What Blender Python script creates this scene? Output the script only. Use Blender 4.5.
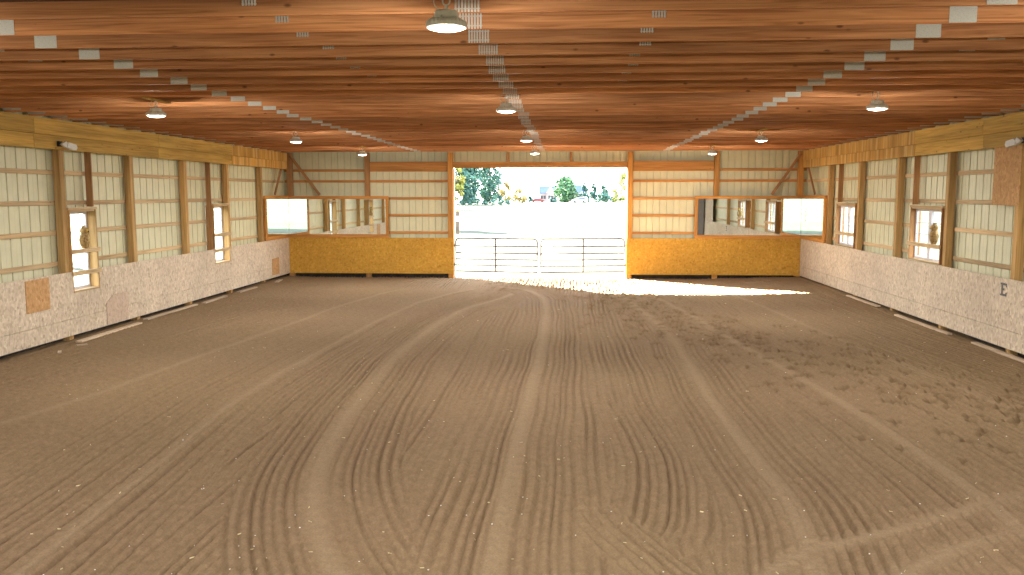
import bpy, math, random
import numpy as np
from mathutils import Vector, Matrix

random.seed(7)
rng = np.random.default_rng(11)
S = bpy.context.scene
COL = S.collection
for o in list(bpy.data.objects):
    bpy.data.objects.remove(o)

# ------------------------------------------------------------------ camera
CAM_H = 2.9216
cam_d = bpy.data.cameras.new('camera')
cam_d.sensor_fit = 'HORIZONTAL'
cam_d.sensor_width = 36.0
cam_d.lens = 850.0 / 1024.0 * 36.0
cam_d.clip_start = 0.05
cam_d.clip_end = 3000
cam = bpy.data.objects.new('camera', cam_d)
COL.objects.link(cam)
rx, ry, rz = (0.997984, 0.0634584, -0.0008144), (-0.0061705, 0.1097963, 0.993935), (0.0631629, -0.9919263, 0.1099665)
cam.matrix_world = Matrix(((rx[0], ry[0], rz[0], 0.0), (rx[1], ry[1], rz[1], 0.0),
                           (rx[2], ry[2], rz[2], CAM_H), (0, 0, 0, 1)))
S.camera = cam

# ------------------------------------------------------------------ sky, sun, exposure
SKY_STRENGTH = 7.5
SUN_STRENGTH = 115.0
LAMP_POWER = 78.0
LAMP_SIDE_POWER = 46.0      # what the domed lens throws sideways
S.view_settings.view_transform = 'Standard'
S.view_settings.look = 'None'
S.view_settings.gamma = 1.0
S.view_settings.use_curve_mapping = False
S.view_settings.exposure = 0.5
S.cycles.use_denoising = True
S.cycles.max_bounces = 10
S.cycles.diffuse_bounces = 6
S.cycles.glossy_bounces = 5
S.cycles.transparent_max_bounces = 12
S.cycles.caustics_reflective = False
S.cycles.caustics_refractive = False

world = bpy.data.worlds.new('sky')
S.world = world
world.use_nodes = True
wn, wl = world.node_tree.nodes, world.node_tree.links
wn.clear()
wo = wn.new('ShaderNodeOutputWorld')
wb = wn.new('ShaderNodeBackground')
wb.inputs['Strength'].default_value = SKY_STRENGTH
wg = wn.new('ShaderNodeTexCoord')
wsep = wn.new('ShaderNodeSeparateXYZ')
wr = wn.new('ShaderNodeValToRGB')
wr.color_ramp.elements[0].position = 0.0
wr.color_ramp.elements[0].color = (1.0, 0.98, 0.94, 1)
wr.color_ramp.elements[1].position = 0.6
wr.color_ramp.elements[1].color = (0.74, 0.85, 1.0, 1)
wl.new(wg.outputs['Generated'], wsep.inputs[0])
wl.new(wsep.outputs['Z'], wr.inputs[0])
wl.new(wr.outputs[0], wb.inputs['Color'])
wl.new(wb.outputs[0], wo.inputs[0])

sun_d = bpy.data.lights.new('sun', 'SUN')
sun_d.energy = SUN_STRENGTH
sun_d.angle = math.radians(0.6)
sun_d.color = (1.0, 0.93, 0.82)
sun = bpy.data.objects.new('sun', sun_d)
COL.objects.link(sun)
sun.location = (-60, 90, 60)
sun.rotation_euler = Vector((0.646, -0.602, -0.465)).to_track_quat('-Z', 'Y').to_euler()

# ------------------------------------------------------------------ dimensions (metres)
XL, XR = -9.75, 7.95          # inner faces of the kickboards on the side walls
YF = 29.436                   # inner face of the far kickboard
YB = -3.0                     # wall behind the camera
ZC = 4.3376                   # underside of the truss chords = top of the side beams
ZB = 3.765                    # underside of the side beams
ZK0, ZK1 = 0.13, 1.385        # kickboard bottom and top
SL, SR, SF = XL - 0.235, XR + 0.235, YF + 0.235      # steel cladding planes
DL, DR, DT = -3.93, 2.09, 3.80                       # far door opening
LP = [13.25, 16.10, 18.77, 21.51, 24.26, 26.99]      # left post centres
RP = [15.72, 18.54, 21.28, 24.02, 26.73]             # right post centres


# ------------------------------------------------------------------ helpers
class MB:
    def __init__(self):
        self.v, self.f, self.m = [], [], []

    def add(self, vs, fs, mi=0):
        n = len(self.v)
        self.v += [tuple(a) for a in vs]
        for f in fs:
            self.f.append(tuple(i + n for i in f))
            self.m.append(mi)

    def box(self, x0, x1, y0, y1, z0, z1, c=0.004, mi=0):
        """a box with chamfered edges"""
        lo, hi = (x0, y0, z0), (x1, y1, z1)
        c = min(c, (x1 - x0) * .3, (y1 - y0) * .3, (z1 - z0) * .3)
        vs, idx = [], {}
        for sx in (0, 1):
            for sy in (0, 1):
                for sz in (0, 1):
                    s = (sx, sy, sz)
                    for ax in range(3):
                        p = []
                        for k in range(3):
                            e = hi[k] if s[k] else lo[k]
                            if k != ax:
                                e += -c if s[k] else c
                            p.append(e)
                        idx[(s, ax)] = len(vs)
                        vs.append(p)
        fs = []
        for ax in range(3):
            b, d = (ax + 1) % 3, (ax + 2) % 3
            for s in (0, 1):
                q = []
                for (i, j) in ((0, 0), (1, 0), (1, 1), (0, 1)):
                    t = [0, 0, 0]
                    t[ax], t[b], t[d] = s, i, j
                    q.append(idx[(tuple(t), ax)])
                fs.append(q if s else q[::-1])
            # edges parallel to ax
            for (i, j) in ((0, 0), (0, 1), (1, 0), (1, 1)):
                t0, t1 = [0, 0, 0], [0, 0, 0]
                t0[b] = t1[b] = i
                t0[d] = t1[d] = j
                t1[ax] = 1
                t0, t1 = tuple(t0), tuple(t1)
                q = [idx[(t0, b)], idx[(t1, b)], idx[(t1, d)], idx[(t0, d)]]
                fs.append(q if (i != j) == False else q[::-1])
        for s in [(a, b, d) for a in (0, 1) for b in (0, 1) for d in (0, 1)]:
            q = [idx[(s, 0)], idx[(s, 1)], idx[(s, 2)]]
            fs.append(q if sum(s) % 2 else q[::-1])
        self.add(vs, fs, mi)
        return self

    def tube(self, pts, r, n=8, closed=False, mi=0, caps=True):
        pts = [Vector(p) for p in pts]
        N = len(pts)
        rings = []
        up = None
        for i, p in enumerate(pts):
            if closed:
                t = pts[(i + 1) % N] - pts[i - 1]
            else:
                t = pts[min(i + 1, N - 1)] - pts[max(i - 1, 0)]
            t.normalize()
            if up is None:
                up = t.orthogonal().normalized()
            up = (up - t * up.dot(t)).normalized()
            w = t.cross(up)
            rr = r[i] if isinstance(r, (list, tuple)) else r
            rings.append([p + (up * math.cos(2 * math.pi * k / n) + w * math.sin(2 * math.pi * k / n)) * rr for k in range(n)])
        vs = [v for rg in rings for v in rg]
        fs = []
        for i in range(N if closed else N - 1):
            a, b = i * n, ((i + 1) % N) * n
            for k in range(n):
                fs.append((a + k, a + (k + 1) % n, b + (k + 1) % n, b + k))
        if caps and not closed:
            fs.append(tuple(range(n))[::-1])
            fs.append(tuple((N - 1) * n + k for k in range(n)))
        self.add(vs, fs, mi)
        return self

    def lathe(self, prof, n=24, cx=0, cy=0, mi=0, lobes=0, amp=0.0):
        vs, fs = [], []
        for (r, z) in prof:
            for k in range(n):
                a = 2 * math.pi * k / n
                q = r * (1 + amp * (1 if k % 2 else -1)) if lobes else r
                vs.append((cx + q * math.cos(a), cy + q * math.sin(a), z))
        for i in range(len(prof) - 1):
            for k in range(n):
                a, b = i * n, (i + 1) * n
                fs.append((a + k, a + (k + 1) % n, b + (k + 1) % n, b + k))
        fs.append(tuple(range(n))[::-1])
        fs.append(tuple((len(prof) - 1) * n + k for k in range(n)))
        self.add(vs, fs, mi)
        return self

    def prism(self, poly, axis, a, b, mi=0):
        """extrude a 2D polygon along an axis: axis 'x' -> poly in (y,z), 'y' -> (x,z), 'z' -> (x,y)"""
        def P(u, v, w):
            return {'x': (w, u, v), 'y': (u, w, v), 'z': (u, v, w)}[axis]
        n = len(poly)
        vs = [P(u, v, a) for u, v in poly] + [P(u, v, b) for u, v in poly]
        fs = [tuple(range(n))[::-1], tuple(range(n, 2 * n))]
        fs += [(i, (i + 1) % n, n + (i + 1) % n, n + i) for i in range(n)]
        self.add(vs, fs, mi)
        return self

    def blob(self, c, r, seg=12, rings=8, mi=0):
        vs, fs = [], []
        for i in range(rings + 1):
            t = math.pi * i / rings
            for k in range(seg):
                a = 2 * math.pi * k / seg
                vs.append((c[0] + r[0] * math.sin(t) * math.cos(a), c[1] + r[1] * math.sin(t) * math.sin(a), c[2] + r[2] * math.cos(t)))
        for i in range(rings):
            for k in range(seg):
                a, b = i * seg, (i + 1) * seg
                fs.append((a + k, b + k, b + (k + 1) % seg, a + (k + 1) % seg))
        self.add(vs, fs, mi)
        return self

    def mesh(self, name, mats, smooth=False):
        me = bpy.data.meshes.new(name)
        me.from_pydata(self.v, [], self.f)
        for m in (mats if isinstance(mats, (list, tuple)) else [mats]):
            me.materials.append(m)
        me.polygons.foreach_set('material_index', self.m)
        me.validate()
        import bmesh
        bm = bmesh.new()
        bm.from_mesh(me)
        bmesh.ops.recalc_face_normals(bm, faces=bm.faces)
        bm.to_mesh(me)
        bm.free()
        if smooth:
            me.polygons.foreach_set('use_smooth', [True] * len(me.polygons))
        me.update()
        return me

    def build(self, name, mats, parent=None, smooth=False, loc=None):
        me = self.mesh(name, mats, smooth)
        o = bpy.data.objects.new(name, me)
        COL.objects.link(o)
        if parent is not None:
            o.parent = parent
        if loc is not None:
            o.location = loc
        return o


def tag(o, label, cat, group=None, kind=None):
    if label:
        o['label'] = label
    if cat:
        o['category'] = cat
    if group:
        o['group'] = group
    if kind:
        o['kind'] = kind
    return o


def struct(o):
    o['kind'] = 'structure'
    return o


def empty(name, loc=(0, 0, 0)):
    o = bpy.data.objects.new(name, None)
    o.empty_display_size = 0.1
    o.location = loc
    COL.objects.link(o)
    return o


def copy_tree(o, parent=None):
    c = o.copy()
    COL.objects.link(c)
    if parent is not None:
        c.parent = parent
    for ch in list(o.children):
        copy_tree(ch, c)
    return c


# ------------------------------------------------------------------ materials
def new_mat(name, col=(0.5, 0.5, 0.5), rough=0.6, metal=0.0, spec=0.3):
    m = bpy.data.materials.new(name)
    m.use_nodes = True
    b = m.node_tree.nodes['Principled BSDF']
    b.inputs['Base Color'].default_value = (*col, 1)
    b.inputs['Roughness'].default_value = rough
    b.inputs['Metallic'].default_value = metal
    b.inputs['Specular IOR Level'].default_value = spec
    return m, m.node_tree.nodes, m.node_tree.links, b


def ramp(n, stops):
    r = n.new('ShaderNodeValToRGB')
    e = r.color_ramp.elements
    e[0].position, e[0].color = stops[0][0], (*stops[0][1], 1)
    e[1].position, e[1].color = stops[-1][0], (*stops[-1][1], 1)
    for p, c in stops[1:-1]:
        x = e.new(p)
        x.color = (*c, 1)
    return r


def mix(n, l, a, b, fac, mode='MIX'):
    x = n.new('ShaderNodeMix')
    x.data_type = 'RGBA'
    x.blend_type = mode
    if isinstance(fac, float):
        x.inputs[0].default_value = fac
    else:
        l.new(fac, x.inputs[0])
    for s, i in ((a, 6), (b, 7)):
        if isinstance(s, tuple):
            x.inputs[i].default_value = (*s, 1)
        else:
            l.new(s, x.inputs[i])
    return x.outputs[2]


def lumber(name, axis, dark, mid, light, knots=0.35, stain=0.0, stain_col=(0.2, 0.1, 0.05)):
    """sawn softwood: long grain along one axis, sparse knots, board-to-board variation"""
    m, n, l, b = new_mat(name, mid, 0.72, 0, 0.2)
    tc = n.new('ShaderNodeTexCoord')
    oi = n.new('ShaderNodeObjectInfo')
    off = n.new('ShaderNodeVectorMath')
    off.operation = 'SCALE'
    off.inputs[0].default_value = (31.0, 17.0, 23.0)
    l.new(oi.outputs['Random'], off.inputs['Scale'])
    ad = n.new('ShaderNodeVectorMath')
    l.new(tc.outputs['Object'], ad.inputs[0])
    l.new(off.outputs[0], ad.inputs[1])
    mp = n.new('ShaderNodeMapping')
    sc = [26.0, 26.0, 26.0]
    sc['xyz'.index(axis)] = 0.9
    mp.inputs['Scale'].default_value = sc
    l.new(ad.outputs[0], mp.inputs[0])
    nz = n.new('ShaderNodeTexNoise')
    nz.inputs['Scale'].default_value = 1.0
    nz.inputs['Detail'].default_value = 5
    nz.inputs['Distortion'].default_value = 1.2
    l.new(mp.outputs[0], nz.inputs['Vector'])
    r = ramp(n, [(0.28, dark), (0.5, mid), (0.75, light)])
    l.new(nz.outputs['Fac'], r.inputs[0])
    # broad tone changes along the board
    mp2 = n.new('ShaderNodeMapping')
    sc = [5.0, 5.0, 5.0]
    sc['xyz'.index(axis)] = 0.35
    mp2.inputs['Scale'].default_value = sc
    l.new(ad.outputs[0], mp2.inputs[0])
    n2 = n.new('ShaderNodeTexNoise')
    n2.inputs['Scale'].default_value = 1.0
    n2.inputs['Detail'].default_value = 2
    l.new(mp2.outputs[0], n2.inputs['Vector'])
    r2 = ramp(n, [(0.3, (0.72, 0.70, 0.68)), (0.7, (1.18, 1.16, 1.12))])
    l.new(n2.outputs['Fac'], r2.inputs[0])
    c = mix(n, l, r.outputs[0], r2.outputs[0], 1.0, 'MULTIPLY')
    # board to board
    r3 = ramp(n, [(0.0, (0.86, 0.84, 0.82)), (0.5, (1.0, 1.0, 1.0)), (1.0, (1.12, 1.08, 1.02))])
    l.new(oi.outputs['Random'], r3.inputs[0])
    c = mix(n, l, c, r3.outputs[0], 1.0, 'MULTIPLY')
    # knots
    mp3 = n.new('ShaderNodeMapping')
    sc = [5.5, 5.5, 5.5]
    sc['xyz'.index(axis)] = 2.6
    mp3.inputs['Scale'].default_value = sc
    l.new(ad.outputs[0], mp3.inputs[0])
    vo = n.new('ShaderNodeTexVoronoi')
    vo.inputs['Scale'].default_value = 1.0
    l.new(mp3.outputs[0], vo.inputs['Vector'])
    rk = ramp(n, [(0.05, (1, 1, 1)), (0.11, (0, 0, 0))])
    l.new(vo.outputs['Distance'], rk.inputs[0])
    km = n.new('ShaderNodeMath')
    km.operation = 'MULTIPLY'
    km.inputs[1].default_value = knots
    l.new(rk.outputs[0], km.inputs[0])
    c = mix(n, l, c, tuple(x * 0.35 for x in dark), km.outputs[0])
    if stain:
        mp4 = n.new('ShaderNodeMapping')
        mp4.inputs['Scale'].default_value = (1.0, 2.6, 0.22)
        l.new(ad.outputs[0], mp4.inputs[0])
        n4 = n.new('ShaderNodeTexNoise')
        n4.inputs['Scale'].default_value = 2.2
        n4.inputs['Detail'].default_value = 3
        l.new(mp4.outputs[0], n4.inputs['Vector'])
        r4 = ramp(n, [(0.5, (0, 0, 0)), (0.62, (1, 1, 1))])
        l.new(n4.outputs['Fac'], r4.inputs[0])
        sm = n.new('ShaderNodeMath')
        sm.operation = 'MULTIPLY'
        sm.inputs[1].default_value = stain
        l.new(r4.outputs[0], sm.inputs[0])
        c = mix(n, l, c, stain_col, sm.outputs[0])
    l.new(c, b.inputs['Base Color'])
    bp = n.new('ShaderNodeBump')
    bp.inputs['Strength'].default_value = 0.25
    bp.inputs['Distance'].default_value = 0.004
    l.new(nz.outputs['Fac'], bp.inputs['Height'])
    l.new(bp.outputs[0], b.inputs['Normal'])
    return m


def osb(name, base, dark, light, dust=0.0):
    """oriented strand board: overlapping flakes of differing tone"""
    m, n, l, b = new_mat(name, base, 0.75, 0, 0.15)
    tc = n.new('ShaderNodeTexCoord')
    cols = []
    for k, (scl, rot) in enumerate((((20, 38, 30), 0.4), ((34, 30, 19), 1.1))):
        mp = n.new('ShaderNodeMapping')
        mp.inputs['Scale'].default_value = scl
        mp.inputs['Rotation'].default_value = (rot, rot * .7, rot * .4)
        l.new(tc.outputs['Object'], mp.inputs[0])
        v = n.new('ShaderNodeTexVoronoi')
        v.inputs['Scale'].default_value = 0.72
        l.new(mp.outputs[0], v.inputs['Vector'])
        sp = n.new('ShaderNodeSeparateColor')
        l.new(v.outputs['Color'], sp.inputs[0])
        r = ramp(n, [(0.0, dark), (0.35, base), (0.75, base), (1.0, light)])
        l.new(sp.outputs[0], r.inputs[0])
        cols.append(r.outputs[0])
    c = mix(n, l, cols[0], cols[1], 0.5)
    nz = n.new('ShaderNodeTexNoise')
    nz.inputs['Scale'].default_value = 0.9
    nz.inputs['Detail'].default_value = 4
    l.new(tc.outputs['Object'], nz.inputs['Vector'])
    r2 = ramp(n, [(0.3, (0.88, 0.87, 0.86)), (0.7, (1.08, 1.08, 1.07))])
    l.new(nz.outputs['Fac'], r2.inputs[0])
    c = mix(n, l, c, r2.outputs[0], 1.0, 'MULTIPLY')
    if dust:
        c = mix(n, l, c, (0.66, 0.61, 0.53), dust)
    l.new(c, b.inputs['Base Color'])
    return m


def grainy(name, col, var=0.15, scale=20.0, rough=0.7, metal=0.0, spec=0.3, bump=0.0):
    m, n, l, b = new_mat(name, col, rough, metal, spec)
    tc = n.new('ShaderNodeTexCoord')
    nz = n.new('ShaderNodeTexNoise')
    nz.inputs['Scale'].default_value = scale
    nz.inputs['Detail'].default_value = 4
    l.new(tc.outputs['Object'], nz.inputs['Vector'])
    r = ramp(n, [(0.3, tuple(max(0, x * (1 - var)) for x in col)), (0.7, tuple(min(1, x * (1 + var)) for x in col))])
    l.new(nz.outputs['Fac'], r.inputs[0])
    l.new(r.outputs[0], b.inputs['Base Color'])
    if bump:
        bp = n.new('ShaderNodeBump')
        bp.inputs['Strength'].default_value = bump
        bp.inputs['Distance'].default_value = 0.01
        l.new(nz.outputs['Fac'], bp.inputs['Height'])
        l.new(bp.outputs[0], b.inputs['Normal'])
    return m


M = {}
M['joist'] = lumber('truss_lumber', 'x', (0.37, 0.145, 0.053), (0.60, 0.265, 0.108), (0.76, 0.38, 0.17), 0.8)
M['post'] = lumber('post_lumber', 'z', (0.34, 0.20, 0.075), (0.50, 0.315, 0.125), (0.60, 0.41, 0.19), 0.3)
M['beam'] = lumber('beam_lumber', 'y', (0.44, 0.265, 0.065), (0.59, 0.385, 0.10), (0.68, 0.48, 0.15), 0.8)
M['girt_y'] = lumber('girt_lumber_long', 'y', (0.44, 0.31, 0.17), (0.60, 0.445, 0.255), (0.69, 0.54, 0.34), 0.7)
M['girt_x'] = lumber('girt_lumber_cross', 'x', (0.40, 0.19, 0.065), (0.56, 0.27, 0.085), (0.66, 0.36, 0.12), 0.8)
M['stud'] = lumber('stud_lumber', 'z', (0.30, 0.15, 0.065), (0.44, 0.235, 0.10), (0.54, 0.31, 0.14), 0.6)
M['orange_post'] = lumber('door_post_lumber', 'z', (0.38, 0.18, 0.05), (0.54, 0.27, 0.075), (0.66, 0.36, 0.11), 0.4)
M['frame_x'] = lumber('mirror_frame_lumber_cross', 'x', (0.44, 0.19, 0.05), (0.60, 0.28, 0.07), (0.70, 0.36, 0.10), 0.3)
M['frame_y'] = lumber('mirror_frame_lumber_long', 'y', (0.44, 0.19, 0.05), (0.60, 0.28, 0.07), (0.70, 0.36, 0.10), 0.3)
M['frame_z'] = lumber('mirror_frame_lumber_upright', 'z', (0.44, 0.19, 0.05), (0.60, 0.28, 0.07), (0.70, 0.36, 0.10), 0.3)
M['ply'] = lumber('stained_plywood', 'z', (0.46, 0.245, 0.06), (0.60, 0.35, 0.09), (0.69, 0.44, 0.14), 0.2, 0.6, (0.76, 0.56, 0.26))
M['board'] = lumber('weathered_board', 'y', (0.36, 0.27, 0.19), (0.52, 0.42, 0.31), (0.64, 0.54, 0.42), 0.4)
M['osb_side'] = osb('pale_strand_board', (0.68, 0.55, 0.40), (0.38, 0.27, 0.16), (0.88, 0.77, 0.60), 0.18)
M['osb_far'] = osb('golden_strand_board', (0.57, 0.31, 0.050), (0.41, 0.20, 0.022), (0.68, 0.40, 0.085))
M['osb_patch'] = osb('orange_strand_board', (0.62, 0.36, 0.16), (0.44, 0.23, 0.09), (0.74, 0.47, 0.24))
M['osb_pink'] = osb('pinkish_strand_board', (0.60, 0.44, 0.32), (0.42, 0.29, 0.20), (0.70, 0.55, 0.42), 0.15)
M['steel'] = grainy('cream_painted_steel', (0.67, 0.65, 0.44), 0.05, 3.0, 0.5, 0, 0.35)
M['roof'] = grainy('dark_roof_deck', (0.10, 0.06, 0.035), 0.3, 2.0, 0.85)
M['white_paint'] = grainy('white_paint', (0.80, 0.80, 0.78), 0.04, 8.0, 0.45)
M['door_dark'] = lumber('dark_door_board', 'z', (0.07, 0.045, 0.03), (0.11, 0.075, 0.05), (0.15, 0.11, 0.08), 0.3)
M['black'] = grainy('black_paint', (0.02, 0.02, 0.022), 0.2, 8.0, 0.5)
M['skirt'] = grainy('dark_treated_board', (0.05, 0.04, 0.032), 0.4, 6.0, 0.85)
M['letter'] = grainy('faded_black_paint', (0.15, 0.145, 0.14), 0.5, 60.0, 0.8)
M['vinyl'] = grainy('grey_white_vinyl', (0.62, 0.60, 0.62), 0.06, 10.0, 0.5)
M['gate'] = grainy('grey_brown_tube_paint', (0.11, 0.095, 0.088), 0.2, 6.0, 0.6, 0.0)
M['lamp_body'] = grainy('pale_cast_aluminium', (0.84, 0.81, 0.72), 0.05, 20.0, 0.45, 0.0)
M['cord'] = grainy('pale_cord', (0.66, 0.62, 0.52), 0.1, 20.0, 0.6)
M['owl'] = grainy('mottled_owl_plastic', (0.34, 0.22, 0.08), 0.65, 26.0, 0.7)
M['owl_face'] = grainy('pale_owl_face', (0.58, 0.46, 0.22), 0.3, 40.0, 0.7)
M['owl_eye'] = grainy('yellow_owl_eye', (0.75, 0.50, 0.05), 0.1, 40.0, 0.3)
M['straw'] = grainy('straw_yellow', (0.72, 0.60, 0.34), 0.35, 9.0, 0.8)
M['chalk'] = grainy('pale_chip', (0.80, 0.76, 0.68), 0.15, 9.0, 0.8)


def plate_mat():
    m, n, l, b = new_mat('galvanised_plate', (0.56, 0.53, 0.45), 0.5, 0.1, 0.4)
    tc = n.new('ShaderNodeTexCoord')
    v = n.new('ShaderNodeTexVoronoi')
    v.inputs['Scale'].default_value = 110
    l.new(tc.outputs['Object'], v.inputs['Vector'])
    r = ramp(n, [(0.12, (0.42, 0.40, 0.33)), (0.35, (0.66, 0.63, 0.54))])
    l.new(v.outputs['Distance'], r.inputs[0])
    l.new(r.outputs[0], b.inputs['Base Color'])
    return m


M['plate'] = plate_mat()


def mirror_mat():
    m, n, l, b = new_mat('mirror_glass', (0.86, 0.89, 0.85), 0.015, 1.0, 0.5)
    tc = n.new('ShaderNodeTexCoord')
    nz = n.new('ShaderNodeTexNoise')
    nz.inputs['Scale'].default_value = 3.0
    nz.inputs['Detail'].default_value = 5
    l.new(tc.outputs['Object'], nz.inputs['Vector'])
    r = ramp(n, [(0.35, (0.88, 0.91, 0.87)), (0.75, (0.80, 0.83, 0.78))])
    l.new(nz.outputs['Fac'], r.inputs[0])
    l.new(r.outputs[0], b.inputs['Base Color'])
    return m


M['mirror'] = mirror_mat()


def glass_mat():
    m = bpy.data.materials.new('window_glass')
    m.use_nodes = True
    n, l = m.node_tree.nodes, m.node_tree.links
    n.clear()
    o = n.new('ShaderNodeOutputMaterial')
    mx = n.new('ShaderNodeMixShader')
    t = n.new('ShaderNodeBsdfTransparent')
    t.inputs[0].default_value = (0.93, 0.95, 0.95, 1)
    g = n.new('ShaderNodeBsdfGlossy')
    g.inputs['Roughness'].default_value = 0.02
    mx.inputs[0].default_value = 0.06
    l.new(t.outputs[0], mx.inputs[1])
    l.new(g.outputs[0], mx.inputs[2])
    l.new(mx.outputs[0], o.inputs[0])
    return m


M['glass'] = glass_mat()


def emit_mat(name, col, s):
    m = bpy.data.materials.new(name)
    m.use_nodes = True
    b = m.node_tree.nodes['Principled BSDF']
    b.inputs['Base Color'].default_value = (0.9, 0.9, 0.9, 1)
    b.inputs['Emission Color'].default_value = (*col, 1)
    b.inputs['Emission Strength'].default_value = s
    return m


M['lens'] = emit_mat('lit_lens', (1.0, 0.97, 0.92), 12.0)


def dirt_mat():
    m, n, l, b = new_mat('groomed_dirt', (0.3, 0.2, 0.13), 0.95, 0, 0.08)
    tc = n.new('ShaderNodeTexCoord')
    nz = n.new('ShaderNodeTexNoise')
    nz.inputs['Scale'].default_value = 9.0
    nz.inputs['Detail'].default_value = 8
    nz.inputs['Roughness'].default_value = 0.7
    l.new(tc.outputs['Object'], nz.inputs['Vector'])
    r = ramp(n, [(0.3, (0.203, 0.137, 0.080)), (0.7, (0.279, 0.192, 0.116))])
    l.new(nz.outputs['Fac'], r.inputs[0])
    n2 = n.new('ShaderNodeTexNoise')
    n2.inputs['Scale'].default_value = 0.22
    n2.inputs['Detail'].default_value = 3
    l.new(tc.outputs['Object'], n2.inputs['Vector'])
    r2 = ramp(n, [(0.35, (0.97, 0.93, 0.90)), (0.65, (1.04, 1.03, 0.94))])
    l.new(n2.outputs['Fac'], r2.inputs[0])
    c = mix(n, l, r.outputs[0], r2.outputs[0], 1.0, 'MULTIPLY')
    # loose dry ridges and damp dug-up dirt and darker strips by the walls are carried by the mesh
    at = n.new('ShaderNodeAttribute')
    at.attribute_name = 'dry'
    c = mix(n, l, c, (0.345, 0.248, 0.150), at.outputs['Fac'])
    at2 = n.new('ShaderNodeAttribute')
    at2.attribute_name = 'damp_dark'
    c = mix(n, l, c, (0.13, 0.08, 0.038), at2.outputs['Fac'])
    # fine clods
    n3 = n.new('ShaderNodeTexNoise')
    n3.inputs['Scale'].default_value = 60.0
    n3.inputs['Detail'].default_value = 3
    l.new(tc.outputs['Object'], n3.inputs['Vector'])
    r3 = ramp(n, [(0.3, (0.86, 0.86, 0.86)), (0.7, (1.12, 1.12, 1.12))])
    l.new(n3.outputs['Fac'], r3.inputs[0])
    c = mix(n, l, c, r3.outputs[0], 1.0, 'MULTIPLY')
    l.new(c, b.inputs['Base Color'])
    bp = n.new('ShaderNodeBump')
    bp.inputs['Strength'].default_value = 0.5
    bp.inputs['Distance'].default_value = 0.012
    l.new(n3.outputs['Fac'], bp.inputs['Height'])
    l.new(bp.outputs[0], b.inputs['Normal'])
    return m


M['dirt'] = dirt_mat()
M['grass'] = grainy('mown_grass', (0.033, 0.042, 0.029), 0.2, 0.4, 0.9, 0, 0.1)


def leaf_mat(name, a, b_):
    m, n, l, b = new_mat(name, a, 0.6, 0, 0.2)
    tc = n.new('ShaderNodeTexCoord')
    nz = n.new('ShaderNodeTexNoise')
    nz.inputs['Scale'].default_value = 0.9
    nz.inputs['Detail'].default_value = 4
    l.new(tc.outputs['Object'], nz.inputs['Vector'])
    r = ramp(n, [(0.38, a), (0.62, b_)])
    l.new(nz.outputs['Fac'], r.inputs[0])
    l.new(r.outputs[0], b.inputs['Base Color'])
    return m


M['leaf_teal'] = leaf_mat('blue_green_leaves', (0.05, 0.125, 0.12), (0.10, 0.20, 0.13))
M['leaf_green'] = leaf_mat('green_leaves', (0.05, 0.13, 0.075), (0.12, 0.22, 0.09))
M['leaf_dark'] = leaf_mat('dark_conifer_needles', (0.02, 0.07, 0.075), (0.05, 0.12, 0.08))
M['leaf_yellow'] = leaf_mat('yellow_green_leaves', (0.17, 0.21, 0.05), (0.30, 0.27, 0.06))
M['leaf_gold'] = leaf_mat('golden_autumn_leaves', (0.24, 0.19, 0.05), (0.34, 0.26, 0.10))
M['bark'] = grainy('bark', (0.10, 0.075, 0.055), 0.3, 3.0, 0.9)

# ------------------------------------------------------------------ floor: dirt dragged into curving grooves
TR = dict(
    A=[(-1.2, 26.5), (-1.73, 23.66), (-2.51, 21.6), (-2.89, 18.95), (-3.05, 15.79), (-3.03, 13.76), (-2.94, 11.87), (-2.86, 10.43), (-2.74, 9.25), (-2.57, 8.34), (-2.37, 7.59), (-2.15, 6.94), (-1.95, 6.5), (-1.6, 5.9), (-1.2, 5.3)],
    B=[(-2.6, 26.6), (-3.3, 24.78), (-4.0, 22.4), (-4.3, 19.33), (-4.52, 15.7), (-4.66, 13.27), (-4.65, 11.47), (-4.55, 10.05), (-4.42, 8.96), (-4.34, 7.6), (-4.25, 6.58), (-4.15, 5.0)],
    C=[(-4.6, 26.6), (-5.39, 24.66), (-5.95, 21.12), (-6.25, 17.62), (-6.5, 15.38), (-6.68, 13.54), (-6.8, 12.02), (-6.99, 10.99), (-7.2, 10.16), (-7.6, 8.5)],
    E=[(-2.6, 26.9), (-1.15, 25.69), (-0.62, 23.8), (-0.5, 21.5), (-0.46, 18.65), (-0.48, 14.86), (-0.53, 12.02), (-0.57, 9.82), (-0.57, 8.43), (-0.58, 7.35), (-0.57, 6.24), (-0.57, 5.0)],
    F=[(1.5, 25.0), (1.87, 21.39), (2.09, 18.8), (2.16, 16.76), (2.11, 14.57), (2.06, 12.55), (2.06, 10.45), (2.1, 9.15), (2.13, 8.3), (2.11, 7.59), (2.03, 6.97), (1.93, 6.4), (1.75, 5.2)],
    G=[(2.2, 26.0), (2.59, 23.46), (3.0, 20.57), (3.38, 16.49), (3.7, 13.77), (3.85, 12.28), (3.98, 10.35), (4.02, 8.9), (3.99, 7.71), (3.96, 7.32), (3.9, 5.5)],
    L=[(4.6, 26.0), (5.1, 22.0), (5.5, 17.0), (5.9, 13.0), (6.1, 10.0), (6.2, 8.0)],
    H=[(5.6, 8.75), (4.46, 8.3), (3.86, 7.95), (3.19, 7.52), (2.59, 7.17), (2.05, 6.87), (1.5, 6.3), (1.0, 5.6)],
    I=[(5.0, 7.9), (4.03, 7.45), (3.47, 7.12), (2.9, 6.71), (2.4, 6.25), (2.0, 5.7)],
    J=[(0.50, 8.3), (0.56, 7.9), (0.72, 7.36), (1.1, 6.49), (1.5, 5.6)],
    K=[(1.15, 12.5), (1.3, 10.5), (1.36, 9.2), (1.32, 8.3), (1.18, 7.4), (0.95, 6.7)],
)


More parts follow.
